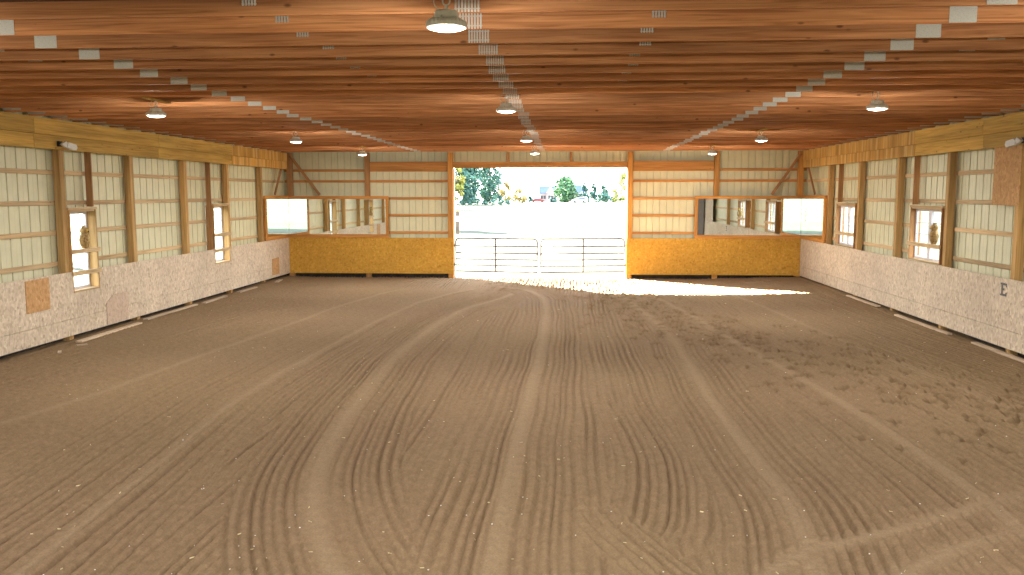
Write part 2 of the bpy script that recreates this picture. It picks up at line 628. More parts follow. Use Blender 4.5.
def smooth_line(pts, n=140):
    p = np.array(pts, float)
    s = np.r_[0, np.cumsum(np.hypot(*np.diff(p, axis=0).T))]
    t = np.linspace(0, s[-1], n)
    q = np.c_[np.interp(t, s, p[:, 0]), np.interp(t, s, p[:, 1])]
    for _ in range(5):
        q[2:-2] = (q[:-4] + q[1:-3] * 2 + q[2:-2] * 2 + q[3:-1] * 2 + q[4:]) / 8
    return q


def signed_dist(q, X, Y, reach):
    """signed distance to a polyline (positive on its right seen from its far end toward the camera... +x side)"""
    best = np.full(X.shape, 1e9, np.float32)
    side = np.zeros(X.shape, np.float32)
    arc = np.zeros(X.shape, np.float32)
    s = 0.0
    for a, b in zip(q[:-1], q[1:]):
        d = b - a
        L = math.hypot(*d) + 1e-9
        x0, x1 = min(a[0], b[0]) - reach, max(a[0], b[0]) + reach
        y0, y1 = min(a[1], b[1]) - reach, max(a[1], b[1]) + reach
        i0, i1 = np.searchsorted(YS, y0), np.searchsorted(YS, y1)
        j0, j1 = np.searchsorted(XS, x0), np.searchsorted(XS, x1)
        if i1 <= i0 or j1 <= j0:
            s += L
            continue
        sl = (slice(i0, i1), slice(j0, j1))
        px, py = X[sl] - a[0], Y[sl] - a[1]
        t = np.clip((px * d[0] + py * d[1]) / L ** 2, 0, 1)
        dd = np.hypot(px - t * d[0], py - t * d[1])
        up = dd < best[sl]
        best[sl] = np.where(up, dd, best[sl])
        side[sl] = np.where(up, np.sign(d[0] * py - d[1] * px), side[sl])
        arc[sl] = np.where(up, s + t * L, arc[sl])
        s += L
    return best * side, arc


XS = np.linspace(SL, SR, 1350).astype(np.float32)
ys = [-3.1, -1.0, 1.0, 3.0, 4.2, 4.8]
y = 5.0
while y < 29.75:
    ys.append(y)
    y += 0.016 + max(0, (y - 6)) * 0.0020
YS = np.array(ys + [29.8], np.float32)
GX, GY = np.meshgrid(XS, YS)


def noise1(x, seed, period=0.1):
    r = np.random.default_rng(seed).uniform(-1, 1, 4096).astype(np.float32)
    u = x / period + 1500
    i = np.floor(u).astype(int) % 4095
    f = (u - np.floor(u)).astype(np.float32)
    f = f * f * (3 - 2 * f)
    return r[i] * (1 - f) + r[i + 1] * f


def noise2(x, y, seed, period):
    r = np.random.default_rng(seed).uniform(-1, 1, (257, 257)).astype(np.float32)
    u, v = x / period + 60, y / period + 60
    iu, iv = np.floor(u).astype(int), np.floor(v).astype(int)
    fu, fv = u - iu, v - iv
    fu, fv = fu * fu * (3 - 2 * fu), fv * fv * (3 - 2 * fv)
    iu, iv = iu % 256, iv % 256
    return (r[iu, iv] * (1 - fu) + r[iu + 1, iv] * fu) * (1 - fv) + (r[iu, iv + 1] * (1 - fu) + r[iu + 1, iv + 1] * fu) * fv


def comb(d, arc, seed):
    """harrow teeth: uneven narrow furrows side by side"""
    wob = d + 0.012 * np.sin(arc * 2.1 + seed)
    r = np.random.default_rng(seed)
    h = 0.013 * noise1(wob, seed, 0.05)
    ph = wob / 0.104 + 0.35 * noise1(wob, seed + 50, 0.3)
    cell = np.floor(ph).astype(int)
    f = ph - np.floor(ph) - .5
    deep = r.uniform(.35, 1.0, 4096).astype(np.float32)[(cell + 1000) % 4096]
    h = h - 0.050 * deep * np.exp(-(f / 0.15) ** 2) + 0.008 * np.exp(-((np.abs(f) - .36) / .12) ** 2)
    return h * (0.72 + 0.42 * noise2(d * 3.0, arc, seed + 9, 2.2))


def build_floor():
    H = comb(GX + 0.03 * np.sin(GY * 0.4), GY, 1)
    DRY = np.zeros_like(GX)
    for k, (nm, lw, rw, ridge) in enumerate((('C', 3.2, 1.0, .08), ('B', 1.6, 0.8, .08), ('L', 0.9, 2.2, .07), ('G', 0.9, 1.0, .09), ('K', 0.9, 0.5, 0), ('F', 0.75, 0.9, .095),
                                             ('A', 0.85, 0.95, .10), ('E', 0.75, 0.85, .09), ('J', 0.7, 0.02, 0), ('H', 0.1, 0.1, .09), ('I', 0.1, 0.1, .09))):
        q = smooth_line(TR[nm])
        reach = max(lw, rw) + .15
        d, arc = signed_dist(q, GX, GY, reach)
        # which way is +: measure with the first segment's right-hand normal
        d = d if (q[-1] - q[0])[1] < 0 else -d
        ws = d
        m = (ws > -lw) & (ws < rw)
        edge = np.clip(np.minimum(ws + lw, rw - ws) / 0.12, 0, 1)
        L = arc.max()
        edge = edge * np.clip(arc / 1.5, 0, 1) * np.clip((L - arc) / 0.6, 0, 1)
        if nm in 'HI':
            edge = edge * 0.75
        hc = comb(ws, arc, 20 + k)
        H = np.where(m, H * (1 - edge) + hc * edge, H)
        if ridge:
            w = np.exp(-(ws / ridge) ** 2) * np.clip(arc / 2.0, 0, 1) * np.clip((L - arc) / 0.5, 0, 1)
            w = w * (np.abs(ws) < 0.5)
            H = H * (1 - 0.85 * w) + 0.012 * w
            H += 0.010 * np.exp(-((np.abs(ws) - ridge * 1.5) / 0.03) ** 2) * (np.abs(ws) < .5)
            DRY = np.maximum(DRY * (1 - edge * m * .8), 0.42 * w)
    # ruts and clods
    H += 0.007 * noise2(GX, GY, 3, 0.06) + 0.010 * noise2(GX, GY, 4, 0.9) + 0.006 * noise2(GX, GY, 5, 0.035)
    DRY += 0.10 * np.clip(noise2(GX, GY, 6, 1.6), 0, 1)
    # hoof prints in a trail from the doorway toward the right wall
    DAMP_DARK = np.zeros_like(GX)
    r = np.random.default_rng(5)
    path = smooth_line([(-1.5, 28.6), (0.4, 26.6), (1.7, 23.0), (2.9, 18.2), (4.2, 14.6), (5.6, 12.3), (7.2, 10.6)], 200)
    pits = []
    for i in range(620):
        t = r.uniform(0, 1) ** 0.85
        p = path[int(t * 199)]
        spread = 0.45 + 0.75 * t
        pits.append((p[0] + r.normal(0, spread), p[1] + r.normal(0, spread * 1.1)))
    for i in range(160):
        pits.append((r.uniform(-2.5, 2.3), r.uniform(25.5, 29.3)))
    for (cx, cy) in pits:
        a = r.uniform(0.05, 0.085)
        j0, j1 = np.searchsorted(XS, cx - .3), np.searchsorted(XS, cx + .3)
        i0, i1 = np.searchsorted(YS, cy - .3), np.searchsorted(YS, cy + .3)
        if i1 <= i0 or j1 <= j0:
            continue
        sl = (slice(i0, i1), slice(j0, j1))
        ang = r.uniform(-.6, .6)
        dx, dy = GX[sl] - cx, GY[sl] - cy
        u, v = dx * math.cos(ang) + dy * math.sin(ang), -dx * math.sin(ang) + dy * math.cos(ang)
        q = np.hypot(u / a, v / (a * 1.25))
        H[sl] += -0.035 * np.exp(-q ** 4) + 0.018 * np.exp(-((q - 1.45) / 0.35) ** 2)
        DAMP_DARK[sl] = np.maximum(DAMP_DARK[sl], 0.55 * np.exp(-(q / 1.15) ** 4))
    # the footing is banked a little along the right side and toward the walls
    bank = np.clip((GX - 4.0) / 3.0, 0, 1) ** 1.5 * 0.07 * np.clip((GY - 20) / 5, 0, 1)
    for e in (GX - XL, XR - GX):
        bank = bank + 0.03 * np.exp(-(e / 0.5) ** 2) + 0.012 * np.exp(-(e / 0.3) ** 2) * noise2(GX, GY, 8, 0.22)
    bank = bank - 0.02 * np.exp(-((YF - GY) / 0.3) ** 2)
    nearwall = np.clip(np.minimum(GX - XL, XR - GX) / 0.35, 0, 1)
    DAMP_DARK = np.maximum(DAMP_DARK, 0.28 * (1 - nearwall))  # floor colour also goes darker toward both side walls
    H = H + bank
    # no grooves where the surface was never seen
    H = np.where(GY < 4.9, 0, H)
    nv = GX.size
    ny, nx = GX.shape
    co = np.empty((nv, 3), np.float32)
    co[:, 0], co[:, 1], co[:, 2] = GX.ravel(), GY.ravel(), H.ravel()
    i = np.arange(ny - 1)[:, None] * nx + np.arange(nx - 1)[None, :]
    quads = np.stack([i, i + 1, i + nx + 1, i + nx], -1).reshape(-1, 4)
    me = bpy.data.meshes.new('floor')
    me.vertices.add(nv)
    me.vertices.foreach_set('co', co.ravel())
    nf = len(quads)
    me.loops.add(nf * 4)
    me.loops.foreach_set('vertex_index', quads.ravel().astype(np.int32))
    me.polygons.add(nf)
    me.polygons.foreach_set('loop_start', np.arange(0, nf * 4, 4, dtype=np.int32))
    me.polygons.foreach_set('loop_total', np.full(nf, 4, np.int32))
    me.polygons.foreach_set('use_smooth', np.ones(nf, bool))
    me.update(calc_edges=True)
    for nm, arr in (('dry', np.clip(DRY, 0, 1)), ('damp_dark', np.clip(DAMP_DARK, 0, 1))):
        a = me.attributes.new(nm, 'FLOAT', 'POINT')
        a.data.foreach_set('value', arr.ravel().astype(np.float32))
    me.materials.append(M['dirt'])
    o = bpy.data.objects.new('floor', me)
    COL.objects.link(o)
    struct(o)
    return H


FLOOR_H = build_floor()


def floor_z(x, y):
    return float(FLOOR_H[min(len(YS) - 1, int(np.searchsorted(YS, y))), min(len(XS) - 1, int(np.searchsorted(XS, x)))])


# the lawn outside, with a bare dirt threshold left by the arena floor
g = MB()
for (x0, x1, y0, y1) in ((-900, 900, 29.8, 1500), (-900, 900, -900, -3.1), (-900, SL - .02, -3.1, 29.8), (SR + .02, 900, -3.1, 29.8)):
    g.add([(x0, y0, -.03), (x1, y0, -.03), (x1, y1, -.03), (x0, y1, -.03)], [(0, 1, 2, 3)])
struct(g.build('ground', M['grass']))

# ------------------------------------------------------------------ walls of ribbed steel
def rib_profile(a, b, PITCH):
    pts = [(a, 0.0)]
    k = math.floor(a / PITCH)
    while k * PITCH < b + PITCH:
        c = k * PITCH
        for du, h in ((-.019, 0), (-.013, .036), (.013, .036), (.019, 0)):
            if a < c + du < b:
                pts.append((c + du, h))
        c2 = c + PITCH / 2
        for du, h in ((-.010, 0), (0, .004), (.010, 0)):
            if a < c2 + du < b:
                pts.append((c2 + du, h))
        k += 1
    pts.append((b, 0.0))
    return pts


def ribbed(mb, axis, plane, out, a, b, z0, z1):
    """sheet in the plane axis=plane; the ribs stand out by 'out' (+1/-1) so the inner side shows them as grooves"""
    pr = rib_profile(a, b, .30 if axis == 'x' else .2286)
    vs = []
    for (u, h) in pr:
        for z in (z0, z1):
            vs.append((plane + out * h, u, z) if axis == 'x' else (u, plane + out * h, z))
    fs = [(2 * i, 2 * i + 2, 2 * i + 3, 2 * i + 1) for i in range(len(pr) - 1)]
    mb.add(vs, fs)


ZT = 4.72
# windows: (lo, hi, sill, head)
LW = [(16.18, 17.15, 0.96, 2.60), (23.06, 24.14, 0.96, 2.60)]
RW = [(18.63, 20.30, 1.40, 2.60), (24.10, 25.74, 1.40, 2.60)]


def side_wall(name, plane, out, wins):
    mb = MB()
    cuts = sorted(wins)
    y = YB
    for (a, b, z0, z1) in cuts:
        ribbed(mb, 'x', plane, out, y, a, 0.30, ZT)
        ribbed(mb, 'x', plane, out, a, b, 0.30, z0)
        ribbed(mb, 'x', plane, out, a, b, z1, ZT)
        y = b
    ribbed(mb, 'x', plane, out, y, SF, 0.30, ZT)
    w = struct(mb.build(name, M['steel']))
    s = MB()
    s.box(plane - .03, plane + .03, YB, SF, -0.2, 0.33)
    s.build('skirt_board', M['skirt'], w)
    # girts behind the posts, stopping at the windows
    gx = (plane + 0.004, plane + 0.042) if out < 0 else (plane - 0.042, plane - 0.004)
    for z in (3.335, 2.745, 2.165, 1.555):
        y = YB
        for (a, b, z0, z1) in cuts:
            if z0 - .05 < z < z1 + .05:
                MB().box(*gx, y, a - .03, z - .044, z + .044).build('wall_girt', M['girt_y'], w)
                y = b + .03
        MB().box(*gx, y, SF - .05, z - .044, z + .044).build('wall_girt', M['girt_y'], w)
    return w


WL = side_wall('wall_left', SL, -1, LW)
WR = side_wall('wall_right', SR, 1, RW)


def end_wall():
    mb = MB()
    ribbed(mb, 'y', SF, 1, SL, DL, 0.30, ZT)
    ribbed(mb, 'y', SF, 1, DR, SR, 0.30, ZT)
    ribbed(mb, 'y', SF, 1, DL, DR, DT, ZT)
    w = struct(mb.build('wall_far', M['steel']))
    for a, b in ((SL, DL), (DR, SR)):
        MB().box(a, b, SF - .03, SF + .03, -.2, .33).build('skirt_board', M['skirt'], w)
    for a, b in ((SL + .06, DL - .02), (DR + .02, SR - .06)):
        for z in (3.725, 3.35, 2.755, 2.165, 1.56):
            MB().box(a, b, SF - .042, SF - .004, z - .044, z + .044).build('wall_girt', M['girt_x'], w)
    # pale trim round the outside of the doorway
    t = MB()
    for x0, x1 in ((DL - .02, DL + .03), (DR - .03, DR + .02)):
        t.box(x0, x1, SF + .0, SF + .09, 0, DT + .0)
    t.build('door_trim', M['white_paint'], w)
    return w


WF = end_wall()
mb = MB()
BX0, BX1, BZ = -6.4, 4.8, 4.0  # rear opening behind the camera, widened to let in more light
ribbed(mb, 'y', YB, -1, SL, BX0, 0.0, ZT)
ribbed(mb, 'y', YB, -1, BX1, SR, 0.0, ZT)
ribbed(mb, 'y', YB, -1, BX0, BX1, BZ, ZT)
struct(mb.build('wall_back', M['steel']))
mb = MB()
mb.box(SL - .4, SR + .4, YB - .4, SF + .4, ZT, ZT + .12)
mb.prism([(SL - .5, ZT + .13), (SR + .5, ZT + .13), ((SL + SR) / 2, ZT + 3.0)], 'y', YB - .5, SF + .5)
struct(mb.build('ceiling', M['roof']))

# ------------------------------------------------------------------ posts
UNI = 'first second third fourth fifth sixth seventh eighth ninth'.split()
ORD = UNI + 'tenth eleventh twelfth thirteenth fourteenth fifteenth sixteenth seventeenth eighteenth nineteenth'.split()
for tens, th in (('twenty', 'twentieth'), ('thirty', 'thirtieth'), ('forty', 'fortieth')):
    ORD += [th] + [tens + '-' + u for u in UNI]
GP = 0.043       # posts stand just behind kickboard and beam
for ys_, side in ((LP[::-1], 'left'), (RP[::-1], 'right')):
    for i, yc in enumerate(ys_):
        x0, x1 = (SL + .044, XL - GP) if side == 'left' else (XR + GP, SR - .044)
        mb = MB().box(x0 - (x0 + x1) / 2, x1 - (x0 + x1) / 2, -.075, .075, -.15, ZC - .002, c=.008)
        o = mb.build('wall_post', M['post'], loc=((x0 + x1) / 2, yc, 0))
        tag(o, f'square yellowish wooden post on the {side} wall, {ORD[i]} from the far corner', 'post', f'posts along the {side} wall')
for (x0, x1, lab, mt) in ((-7.03, -6.86, 'wooden post on the far wall rising behind the left mirror', 'stud'),
                          (5.01, 5.19, 'wooden post on the far wall rising behind the right mirror', 'orange_post'),
                          (-4.11, DL, 'tall wooden post at the left side of the open doorway', 'orange_post'),
                          (DR, 2.27, 'tall orange-brown wooden post at the right side of the open doorway', 'orange_post'),
                          (-9.79, -9.60, 'wooden post in the far left corner above the mirrors', 'stud'),
                          (7.80, 7.99, 'wooden post in the far right corner above the mirrors', 'orange_post')):
    xc = (x0 + x1) / 2
    mb = MB().box(x0 - xc, x1 - xc, -.07, .07, -.15, ZC - .002, c=.008)
    tag(mb.build('wall_post', M[mt], loc=(xc, YF + .118, 0)), lab, 'post', 'posts of the far wall')
# short studs over the doorway
for x, lab in ((-2.01, 'short wooden stud above the doorway, left of the two'), (0.15, 'short wooden stud above the doorway, right of the two')):
    tag(MB().box(-.045, .045, -.06, .06, DT + .205, ZC - .002).build('door_stud', M['stud'], loc=(x, YF + .12, 0)), lab, 'stud', 'studs over the doorway')
# studs over the windows
for (yc, xc, lab) in ((17.13, XL - .11, 'wooden stud above the owl window on the left wall'),
                      (23.03, XL - .11, 'tall wooden stud beside the far window on the left wall'),
                      (20.31, XR + .11, 'wooden stud above the owl window on the right wall'),
                      (25.76, XR + .11, 'wooden stud above the far window on the right wall')):
    tag(MB().box(-.066, .066, -.021, .021, 0.2 if yc == 23.03 else 2.66, ZC - .01).build('wall_stud', M['stud'], loc=(xc, yc, 0)), lab, 'stud', 'studs over the windows')

# ------------------------------------------------------------------ beams along the side walls and boards on the far wall
for side, xi, s in (('left', XL, -1), ('right', XR, 1)):
    e = empty('header_beam', (xi, 15, ZB))
    tag(e, f'deep {"brown" if s < 0 else "golden"} wooden beam running along the top of the {side} wall', 'beam', 'side wall beams')
    zm = (ZC - ZB) * 0.46
    spans = [(YB, 4.3), (4.3, 9.8), (9.8, 15.2), (15.2, 20.0), (20.0, 24.5), (24.5, YF - .02)] if s < 0 else [(YB, 7.6), (7.6, 13.0), (13.0, 17.0), (17.0, 20.2), (20.2, YF - .02)]
    for (a, b) in spans:
        a, b = a - 15, b - 15
        last = b > 14
        mt = M['ply'] if last else M['beam']
        xs = (s * (-.02), s * .039)
        MB().box(min(xs), max(xs), a + .003, b - .003, zm, ZC - ZB - .001).build('upper_board', mt, e)
        xs = (s * (-.0 if not last else -.012), s * .039)
        MB().box(min(xs), max(xs), a + .003, b - .003, 0, zm - .004).build('lower_board', mt, e)
for (x0, x1, z0, z1, lab) in ((-6.85, -4.12, 3.72, 4.02, 'wide dark brown board high on the far wall left of the doorway'),
                              (2.28, 5.0, 3.72, 4.02, 'wide orange-brown board high on the far wall right of the doorway'),
                              (DL + .002, DR - .002, DT, DT + .2, 'long wooden header board across the top of the doorway')):
    xc = (x0 + x1) / 2
    tag(MB().box(x0 - xc, x1 - xc, -.022, .022, z0, z1).build('header_board', M['girt_x'], loc=(xc, YF + .10, 0)), lab, 'board', 'far wall header boards')

# corner braces
def brace(p, q, t, lab):
    p, q = Vector(p), Vector(q)
    L = (q - p).length
    o = MB().box(-t, t, -.019, .019, -L / 2, L / 2).build('corner_brace', M['stud'])
    o.location = (p + q) / 2
    d = (q - p).normalized()
    o.rotation_euler = d.to_track_quat('Z', 'Y').to_euler()
    if abs(d.y) < 1e-3:
        o.rotation_euler = (0, math.atan2(d.x, d.z), 0)
    else:
        o.rotation_euler = Matrix(((0, -1, 0), (d.z * 1.0, 0, d.y), (-d.y, 0, d.z))).transposed().transposed().to_euler()
    tag(o, lab, 'brace', 'corner braces')


brace((-9.66, YF + .02, 4.25), (-8.62, YF + .02, 2.875), .045, 'diagonal brace on the far wall above the left mirror')
brace((7.87, YF + .02, 4.25), (6.94, YF + .02, 2.875), .045, 'diagonal brace on the far wall above the right mirror')
brace((XL - .02, 28.98, 3.9), (XL - .02, 28.15, 2.895), .045, 'short slanting brace on the left wall beside the far corner')
brace((XR + .02, 28.98, 3.9), (XR + .02, 28.05, 2.895), .045, 'short slanting brace on the right wall beside the far corner')

# ------------------------------------------------------------------ strand board kickwalls
TH = 0.018


def sheet_pieces(a, b, z0, z1, cuts):
    """split a sheet around window notches that reach down into it"""
    out = [(a, b, z0, z1)]
    for (c, d, zs) in cuts:
        nxt = []
        for (p, q, u, v) in out:
            if zs >= v or d <= p or c >= q or zs <= u:
                nxt.append((p, q, u, v))
                continue
            if c > p:
                nxt.append((p, c, u, v))
            if d < q:
                nxt.append((d, q, u, v))
            nxt.append((max(p, c), min(q, d), u, zs))
        out = nxt
    return out


def side_kick(side, xi, s, cuts):
    e = empty('kickboard_wall', (xi, 14, ZK0))
    tag(e, f'pale dusty strand board kick wall along the {side} side of the arena', 'kick wall', 'strand board kick walls')
    x0, x1 = sorted((0, s * TH))
    zs = 0.455
    y, k = YB, 0
    offs = 1.05 if s < 0 else 0.35
    edges = [YB]
    t = YB + offs
    while t < YF - .3:
        edges.append(t)
        t += 2.44
    edges.append(YF - .005)
    for row, (z0, z1, sh) in enumerate(((ZK0, zs, 1.22), (zs + .007, ZK1, 0.0))):
        ed = [edges[0]] + [min(v + sh, YF - .3) for v in edges[1:-1]] + [edges[-1]]
        ed = sorted(set(ed))
        for a, b in zip(ed[:-1], ed[1:]):
            mb = MB()
            for (p, q, u, v) in sheet_pieces(a + .0015, b - .0015, z0, z1, cuts):
                mb.box(x0, x1, p - 14, q - 14, u - ZK0, v - ZK0, c=.0015)
            mb.build('strand_board_sheet', M['osb_side'], e)
    return e


side_kick('left', XL, -1, [(a, b, z0) for a, b, z0, z1 in LW])
side_kick('right', XR, 1, [])
for (a, b, lab) in ((XL + .002, DL + .012, 'golden strand board kick wall across the far end, left of the doorway'),
                    (DR - .012, XR - .002, 'golden strand board kick wall across the far end, right of the doorway')):
    e = empty('kickboard_wall', ((a + b) / 2, YF, ZK0))
    tag(e, lab, 'kick wall', 'strand board kick walls')
    xc = (a + b) / 2
    t = a
    ends = [a, a + 2.44, a + 4.88, b] if a < 0 else [a, b - 4.88, b - 2.44, b]
    for p, q in zip(ends[:-1], ends[1:]):
        MB().box(p - xc + .001, q - xc - .001, 0, TH, 0, ZK1 - ZK0, c=.0015).build('strand_board_sheet', M['osb_far'], e)

# patches and the letter
def patch(poly, xi, s, mat, lab):
    cy = sum(p[0] for p in poly) / len(poly)
    mb = MB().prism([(p[0] - cy, p[1]) for p in poly], 'x', 0, -s * .014)
    tag(mb.build('strand_board_patch', mat, loc=(xi - s * .0008, cy, 0)), lab, 'patch', 'patch boards on the left kick wall')


patch([(14.67, .755), (15.37, .755), (15.37, 1.355), (14.67, 1.345)], XL, -1, M['osb_patch'], 'square orange strand board patch on the left kick wall near the owl window')
patch([(17.34, .15), (18.2, .15), (18.2, .765), (17.62, .765), (17.34, .61)], XL, -1, M['osb_pink'], 'low pinkish patch board with one clipped corner on the left kick wall')
patch([(27.62, .22), (28.28, .22), (28.28, .78), (27.62, .76)], XL, -1, M['osb_patch'], 'orange strand board patch on the left kick wall close to the far corner')
# stencilled letter E (reads from the arena: +y is to the left on this wall)
ey, ez = 15.79, 1.06
W_, H_, T_ = .23, .235, .055
polyE = [(0, 0), (W_, 0), (W_, .07), (W_ - .035, .07), (W_ - .045, .04), (.095, .04), (.095, .10), (.15, .10), (.15, .14), (.095, .14), (.095, H_ - .04), (W_ - .045, H_ - .04), (W_ - .035, H_ - .07), (W_, H_ - .07), (W_, H_), (0, H_), (0, H_ - .03), (.035, H_ - .035), (.035, .035), (0, .03)]
mb = MB().prism([(W_ / 2 - u, v) for u, v in polyE], 'x', 0, -.002)
tag(mb.build('dressage_letter', M['letter'], loc=(XR - .0005, ey + W_ / 2, ez)), 'faded black letter E on the right kick wall', 'letter')
# strand board sheet screwed over the steel by the right wall's nearest post
e = tag(MB().prism([(-.50, 0), (.46, 0), (.46, 1.07), (-.50, 1.07)], 'x', 0, .014).build('strand_board_cover', M['osb_patch'], loc=(XR + GP - .02, 16.12, 2.70)),
        'brown strand board cover beside the nearest right wall post under the beam', 'board')

# nearer stretch of the right wall (the right mirror shows it): a dark door and a tall plywood panel
e = empty('sliding_door', (XR - .03, 7.9, .1))
tag(e, 'dark brown board door on the near right wall, reflected at the left end of the right mirror', 'door')
for k in range(6):
    MB().box(-.02, .02, -1.3 + k * .435, -1.3 + k * .435 + .43, 0, 3.0).build('door_board', M['door_dark'], e)
for z in (.35, 1.5, 2.65):
    MB().box(-.045, -.021, -1.3, 1.3, z - .07, z + .07).build('door_batten', M['door_dark'], e)
tag(MB().box(-.02, 0, -1.2, 1.2, ZK1 + .002, ZB - .002).build('plywood_panel', M['osb_side'], loc=(XR + .02, 10.6, 0)), 'tall pale plywood panel on the near right wall, reflected in the right mirror', 'panel')

# ------------------------------------------------------------------ windows
def window(idx, xi, s, a, b, z0, z1, plane, mull, notch):
    e = struct(empty(f'window_{idx}', (plane, (a + b) / 2, z0)))
    cy = (a + b) / 2
    w2, h = (b - a) / 2, z1 - z0

    def X(u, v):
        """u, v measured from the steel plane toward the arena"""
        p, q = -s * u, -s * v
        return (min(p, q), max(p, q))
    D = abs(plane - xi)
    # wooden reveal
    MB().box(*X(.0, D), -w2, -w2 + .035, 0, h).build('window_jamb', M['post' if s < 0 else 'stud'], e)
    MB().box(*X(.0, D), w2 - .035, w2, 0, h).build('window_jamb', M['post' if s < 0 else 'stud'], e)
    MB().box(*X(.0, D - .02), -w2 + .036, w2 - .036, h - .035, h).build('window_head', M['girt_y'], e)
    MB().box(*X(.0, D), -w2 + .036, w2 - .036, 0, .035).build('window_sill', M['girt_y'], e)
    # vinyl sash
    f = MB()
    F = .05
    i0, i1 = -w2 + .037, w2 - .037
    inset = .0 if s < 0 else .07   # how far the sash sits in from the cladding
    X0 = X

    def X(u, v):
        return X0(u + inset, v + inset)
    f.box(*X(.0, .05), i0, i0 + F, .037, h - .037)
    f.box(*X(.0, .05), i1 - F, i1, .037, h - .037)
    f.box(*X(.0, .05), i0 + F, i1 - F, .037, .037 + F)
    f.box(*X(.0, .05), i0 + F, i1 - F, h - .037 - F, h - .037)
    if mull:
        f.box(*X(-.005, .06), -.07, .07, .037 + F, h - .037 - F)
    fo = f.build('window_frame', M['vinyl'], e)
    pn = [(i0 + F, -.07), (.07, i1 - F)] if mull else [(i0 + F, i1 - F)]
    for (p, q) in pn:
        MB().box(*X(.014, .020), p, q, .037 + F, h - .037 - F, c=.001).build('pane', M['glass'], e)
        mt = MB()
        for k in (1, 2, 3):
            z = .037 + F + (h - .074 - 2 * F) * k / 4
            mt.box(*X(.021, .030), p, q, z - .008, z + .008, c=.001)
        mt.build('muntin', M['vinyl'], fo)
    # boards nailed across the opening
    zs = (1.34, 1.775) if notch else (1.775,)
    for z in zs:
        MB().box(*X0(D + .001, D + .039), -w2 - .03, w2 + .03, z - .044 - z0, z + .044 - z0).build('cross_board', M['girt_y'], e)
    MB().box(*X0(D - .045, D + .005), -w2 - .03, w2 + .03, h + .003, h + .05).build('lintel', M['girt_y'], e)
    return e


for k, (a, b, z0, z1) in enumerate(LW):
    window(k + 1, XL, -1, a, b, z0, z1, SL, False, True)
for k, (a, b, z0, z1) in enumerate(RW):
    window(k + 3, XR, 1, a, b, z0, z1, SR, True, False)


# ------------------------------------------------------------------ ceiling trusses
def plate_mesh(w, h, ribs, name):
    mb = MB()
    if not ribs:
        mb.box(-w / 2, w / 2, -.003, 0, 0, h, c=.0008)
    else:                       # a row of toothed steel strips joined by two thin ties
        for k in range(ribs):
            x = -w / 2 + w * (k + .5) / ribs
            mb.box(x - w / ribs * .29, x + w / ribs * .29, -.008, 0, 0, h, c=.002)
        for z in (h * .2, h * .8):
            mb.box(-w / 2, w / 2, -.002, 0, z - .004, z + .004, c=.0005)
    return mb.mesh(name, M['plate'])


PM = dict(big=plate_mesh(.205, .135, 8, 'ribbed_plate'), side=plate_mesh(.225, .136, 0, 'side_plate'), small=plate_mesh(.125, .062, 5, 'web_plate'),
          faint=plate_mesh(.17, .045, 0, 'upper_plate'), heel=plate_mesh(.34, .045, 0, 'heel_plate'))
PLATES = [('big', -.82, .003), ('side', -5.07, .002), ('side', 3.31, .002), ('small', -2.51, .077), ('small', .773, .077),
          ('faint', -6.1, .094), ('faint', 4.27, .094), ('heel', XL + .12, .028), ('heel', XR - .12, .028)]
JW, JH = .038, .14
jm = MB()
jm.box(XL - .034, XR + .034, 0, JW, 0, JH, c=.008)
jmesh = jm.mesh('truss_chord', M['joist'])
N_J = 35
for k in range(0, N_J):
    yj = 5.47 + .69 * k
    if yj > 29.35:
        break
    j = bpy.data.objects.new('truss_chord', jmesh)
    COL.objects.link(j)
    j.location = (0, yj, ZC)
    nth = 34 - k
    tag(j, f'reddish-brown wooden ceiling truss chord, {ORD[nth]} counting from the doorway wall toward the viewer' if nth else
        'reddish-brown wooden ceiling truss chord nearest the doorway wall', 'ceiling beam', 'ceiling truss chords')
    r = random.Random(k)
    for (nm, x, z) in PLATES:
        if nm in ('small', 'faint') and k > 12:
            continue
        p = bpy.data.objects.new('connector_plate', PM[nm])
        COL.objects.link(p)
        p.parent = j
        dx = r.uniform(-.035, .035) if nm != 'heel' else 0
        p.location = (x + dx, -.0003, z)
        if nm == 'big':
            p['label'] = 'ribbed galvanised plate'


